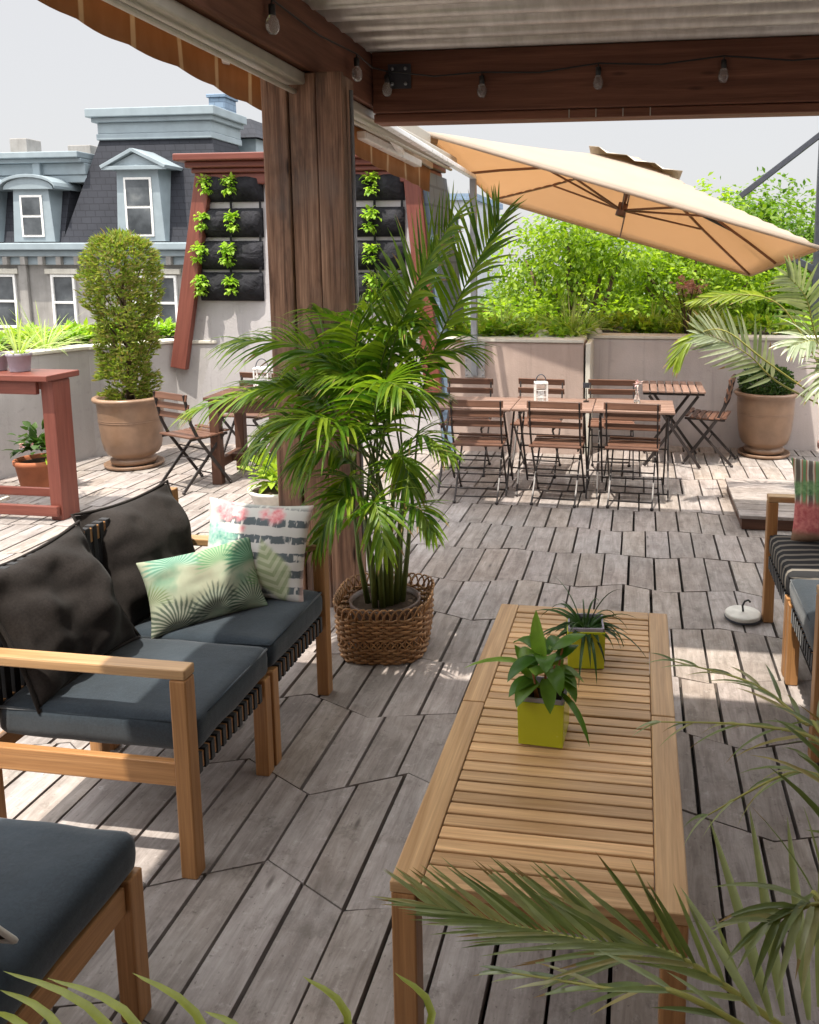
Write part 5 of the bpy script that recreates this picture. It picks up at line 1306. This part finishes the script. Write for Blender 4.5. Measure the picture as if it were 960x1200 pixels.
def sash(parent, x, w, z0, h, y, arch=False, fr=None):
    f = MB(); fw = .07; fr = fr or M['white']
    f.b2(x - w / 2, x - w / 2 + fw, y - .06, y + .02, z0, z0 + h); f.b2(x + w / 2 - fw, x + w / 2, y - .06, y + .02, z0, z0 + h)
    f.b2(x - w / 2 + fw + .001, x + w / 2 - fw - .001, y - .058, y + .02, z0, z0 + fw); f.b2(x - w / 2 + fw + .001, x + w / 2 - fw - .001, y - .058, y + .02, z0 + h - fw, z0 + h); f.b2(x - w / 2 + fw + .001, x + w / 2 - fw - .001, y - .056, y + .02, z0 + h / 2 - .03, z0 + h / 2 + .03)
    o = f.build('window', fr, parent, .008, off=HO)
    g_ = MB(); g_.b2(x - w / 2 + .02, x + w / 2 - .02, y - .012, y + .01, z0 + .02, z0 + h - .02); g_.build('pane', M['pane'], o, off=HO); return o
def dormer(x, w, z0, z1, y, arch):
    b = MB(); tp = .10
    b.add([(x - w / 2 - tp, y, z0), (x + w / 2 + tp, y, z0), (x + w / 2, y, z1), (x - w / 2, y, z1), (x - w / 2 - tp, y + 1.2, z0), (x + w / 2 + tp, y + 1.2, z0), (x + w / 2, y + 1.2, z1), (x - w / 2, y + 1.2, z1)], [(0, 1, 2, 3), (1, 5, 6, 2), (4, 0, 3, 7), (3, 2, 6, 7)])
    if arch:
        n = 10; pts = [(x + (w / 2 + .22) * math.cos(PI - PI * i / n), y - .1, z1 - .08 + .30 * math.sin(PI * i / n)) for i in range(n + 1)]; b.prism(pts, (0, 0, 0), (0, 1.2, 0))
        pts = [(x + (w / 2 + .30) * math.cos(PI - PI * i / n), y - .16, z1 + .0 + .30 * math.sin(PI * i / n)) for i in range(n + 1)] + [(x + (w / 2 + .30) * math.cos(PI * i / n), y - .16, z1 - .08 + .30 * math.sin(PI * i / n)) for i in range(n + 1)]; b.prism(pts, (0, 0, 0), (0, 1.1, 0))
    else:
        b.prism([(x - w / 2 - .26, y - .1, z1), (x + w / 2 + .26, y - .1, z1), (x, y - .1, z1 + .36)], (0, 0, 0), (0, 1.2, 0))
        b.bar((x - w / 2 - .32, y + .3, z1 + .02), (x, y + .3, z1 + .44), 1.0, .09, (-.5, 0, 1)); b.bar((x + w / 2 + .32, y + .3, z1 + .02), (x, y + .3, z1 + .44), 1.0, .088, (.5, 0, 1))
        b.bar((x - w / 2 - .3, y - .13, z1), (x + w / 2 + .3, y - .13, z1), .1, .1)
    d_ = b.build('dormer', TB, t, .01, off=HO)
    f = MB(); a = .10; ww = w - .36
    f.b2(x - ww / 2, x + ww / 2, y - .03, y + .0, z0 + .12, z1 - .22); f.build('window', M['white'], d_, .01, off=HO)
    for k, (za, zb_) in enumerate(((z0 + .18, (z0 + z1) / 2 - .08), ((z0 + z1) / 2 - .02, z1 - .28))):
        g_ = MB(); g_.b2(x - ww / 2 + .06, x + ww / 2 - .06, y - .04, y - .02, za, zb_); g_.build('pane', M['pane'], d_, off=HO)
    return d_
dormer(-12.63, 1.12, 2.20, 4.02, 19.62, False)
dormer(-15.72, 1.0, 2.20, 3.62, 19.7, True)
dormer(-17.35, 1.0, 2.20, 3.62, 19.7, True)
dormer(-19.4, 1.0, 2.20, 3.62, 19.7, True)
for x in (-12.95, -12.25): sash(t, x, .62, -.12, 1.45, 20.0)
sash(t, -15.2, .70, -.15, 1.5, 20.0); sash(t, -17.0, .8, -.10, 1.45, 20.0); sash(t, -19.2, .8, -.10, 1.45, 20.0); sash(t, -10.2, .7, -.12, 1.45, 20.0)
for x in (-12.6, -15.2, -17.0, -10.4): sash(t, x, .9, -3.6, 1.9, 20.0)
mb = MB()
for (x, w) in ((-12.6, 1.6), (-15.2, .95), (-17.0, 1.05), (-19.2, 1.05), (-10.2, .95)): mb.b2(x - w / 2, x + w / 2, 19.88, 19.999, -.30, -.17); mb.b2(x - w / 2, x + w / 2, 19.9, 19.999, 1.36, 1.50)
each(mb, 'lintel', M['coping'], t, .01, off=HO)
mb = MB(); mb.b2(-16.45, -16.2, 19.9, 19.999, -6, 1.6); mb.build('quoin', M['stone'], t, .02, off=HO)
# distant hazy blocks
def block(x0, x1, y, d, z1, label, mat):
    t = thing('distant_building', label, 'building', ((x0 + x1) / 2, y, -6), 0, 'distant city buildings'); o_ = t.location
    mb = MB(); mb.b2(x0, x1, y, y + d, -6, z1); mb.build('wall', mat, t, off=o_)
    mb = MB(); mb.b2(x0 - .2, x1 + .2, y - .2, y + d + .2, z1, z1 + .4); mb.build('roof', M['slate_blue'], t, off=o_)
    n = max(2, int((x1 - x0) / 2.2))
    for r_ in range(3):
        for i in range(n):
            x = x0 + (i + .5) * (x1 - x0) / n; z = z1 - 2.6 - r_ * 3
            if z < -5: continue
            mb = MB(); mb.b2(x - .5, x + .5, y - .05, y + .02, z, z + 1.6); mb.build('window', M['pane'], t, off=o_)
pale = stucco('pale_render', (.42, .44, .47))
block(-16.5, -10.5, 52, 10, 5.5, 'pale blue grey building far off between tower and trees', pale)
block(-4, 9, 60, 12, 3.2, 'long pale building far off behind the trees', pale)
block(-48, -26, 50, 12, 3.4, 'far grey building behind the townhouse', M['stone'])
block(14, 34, 48, 12, 3.0, 'far pale building beyond the right trees', pale)

# ------------------------------------------------------------------ light
EL = R(70.5); sd = V((.43, .92, 0)).normalized() * math.cos(EL) + V((0, 0, -math.sin(EL)))   # travel direction of light
sun = bpy.data.lights.new('sun', 'SUN'); sun.energy = 3.6; sun.angle = R(.6); sun.color = (1, .93, .82)
so = bpy.data.objects.new('sun', sun); COL.objects.link(so); so.rotation_euler = sd.to_track_quat('-Z', 'Y').to_euler(); so.location = (-4, -8, 20)
w = bpy.data.worlds.new('World'); sc.world = w; w.use_nodes = True; nt = w.node_tree
bg = nt.nodes['Background']; sky = nt.nodes.new('ShaderNodeTexSky'); sky.sky_type = 'NISHITA'; sky.sun_disc = False
sky.sun_elevation = EL; sky.sun_rotation = math.atan2(-sd.x, -sd.y); sky.air_density = 1.0; sky.dust_density = 3.0; sky.altitude = 50
mx = nt.nodes.new('ShaderNodeMixRGB'); mx.inputs[0].default_value = .9
tc = nt.nodes.new('ShaderNodeTexCoord'); sp = nt.nodes.new('ShaderNodeSeparateXYZ'); nt.links.new(tc.outputs['Generated'], sp.inputs[0])
rp = nt.nodes.new('ShaderNodeValToRGB'); cr = rp.color_ramp        # hazy overcast veil: brighter towards the zenith
cr.elements[0].position = .30; cr.elements[0].color = (.208, .206, .206, 1); cr.elements[1].position = .62; cr.elements[1].color = (1, 1, 1, 1)
nt.links.new(sp.outputs[2], rp.inputs[0]); ml = nt.nodes.new('ShaderNodeVectorMath'); ml.operation = 'SCALE'; ml.inputs['Scale'].default_value = 17
nt.links.new(rp.outputs[0], ml.inputs[0]); nt.links.new(ml.outputs[0], mx.inputs[2])
nt.links.new(sky.outputs[0], mx.inputs[1]); nt.links.new(mx.outputs[0], bg.inputs[0]); bg.inputs[1].default_value = .12
sc.view_settings.view_transform = 'Standard'; sc.view_settings.look = 'None'; sc.view_settings.exposure = 0.95; sc.view_settings.gamma = 1
sc.render.engine = 'CYCLES'
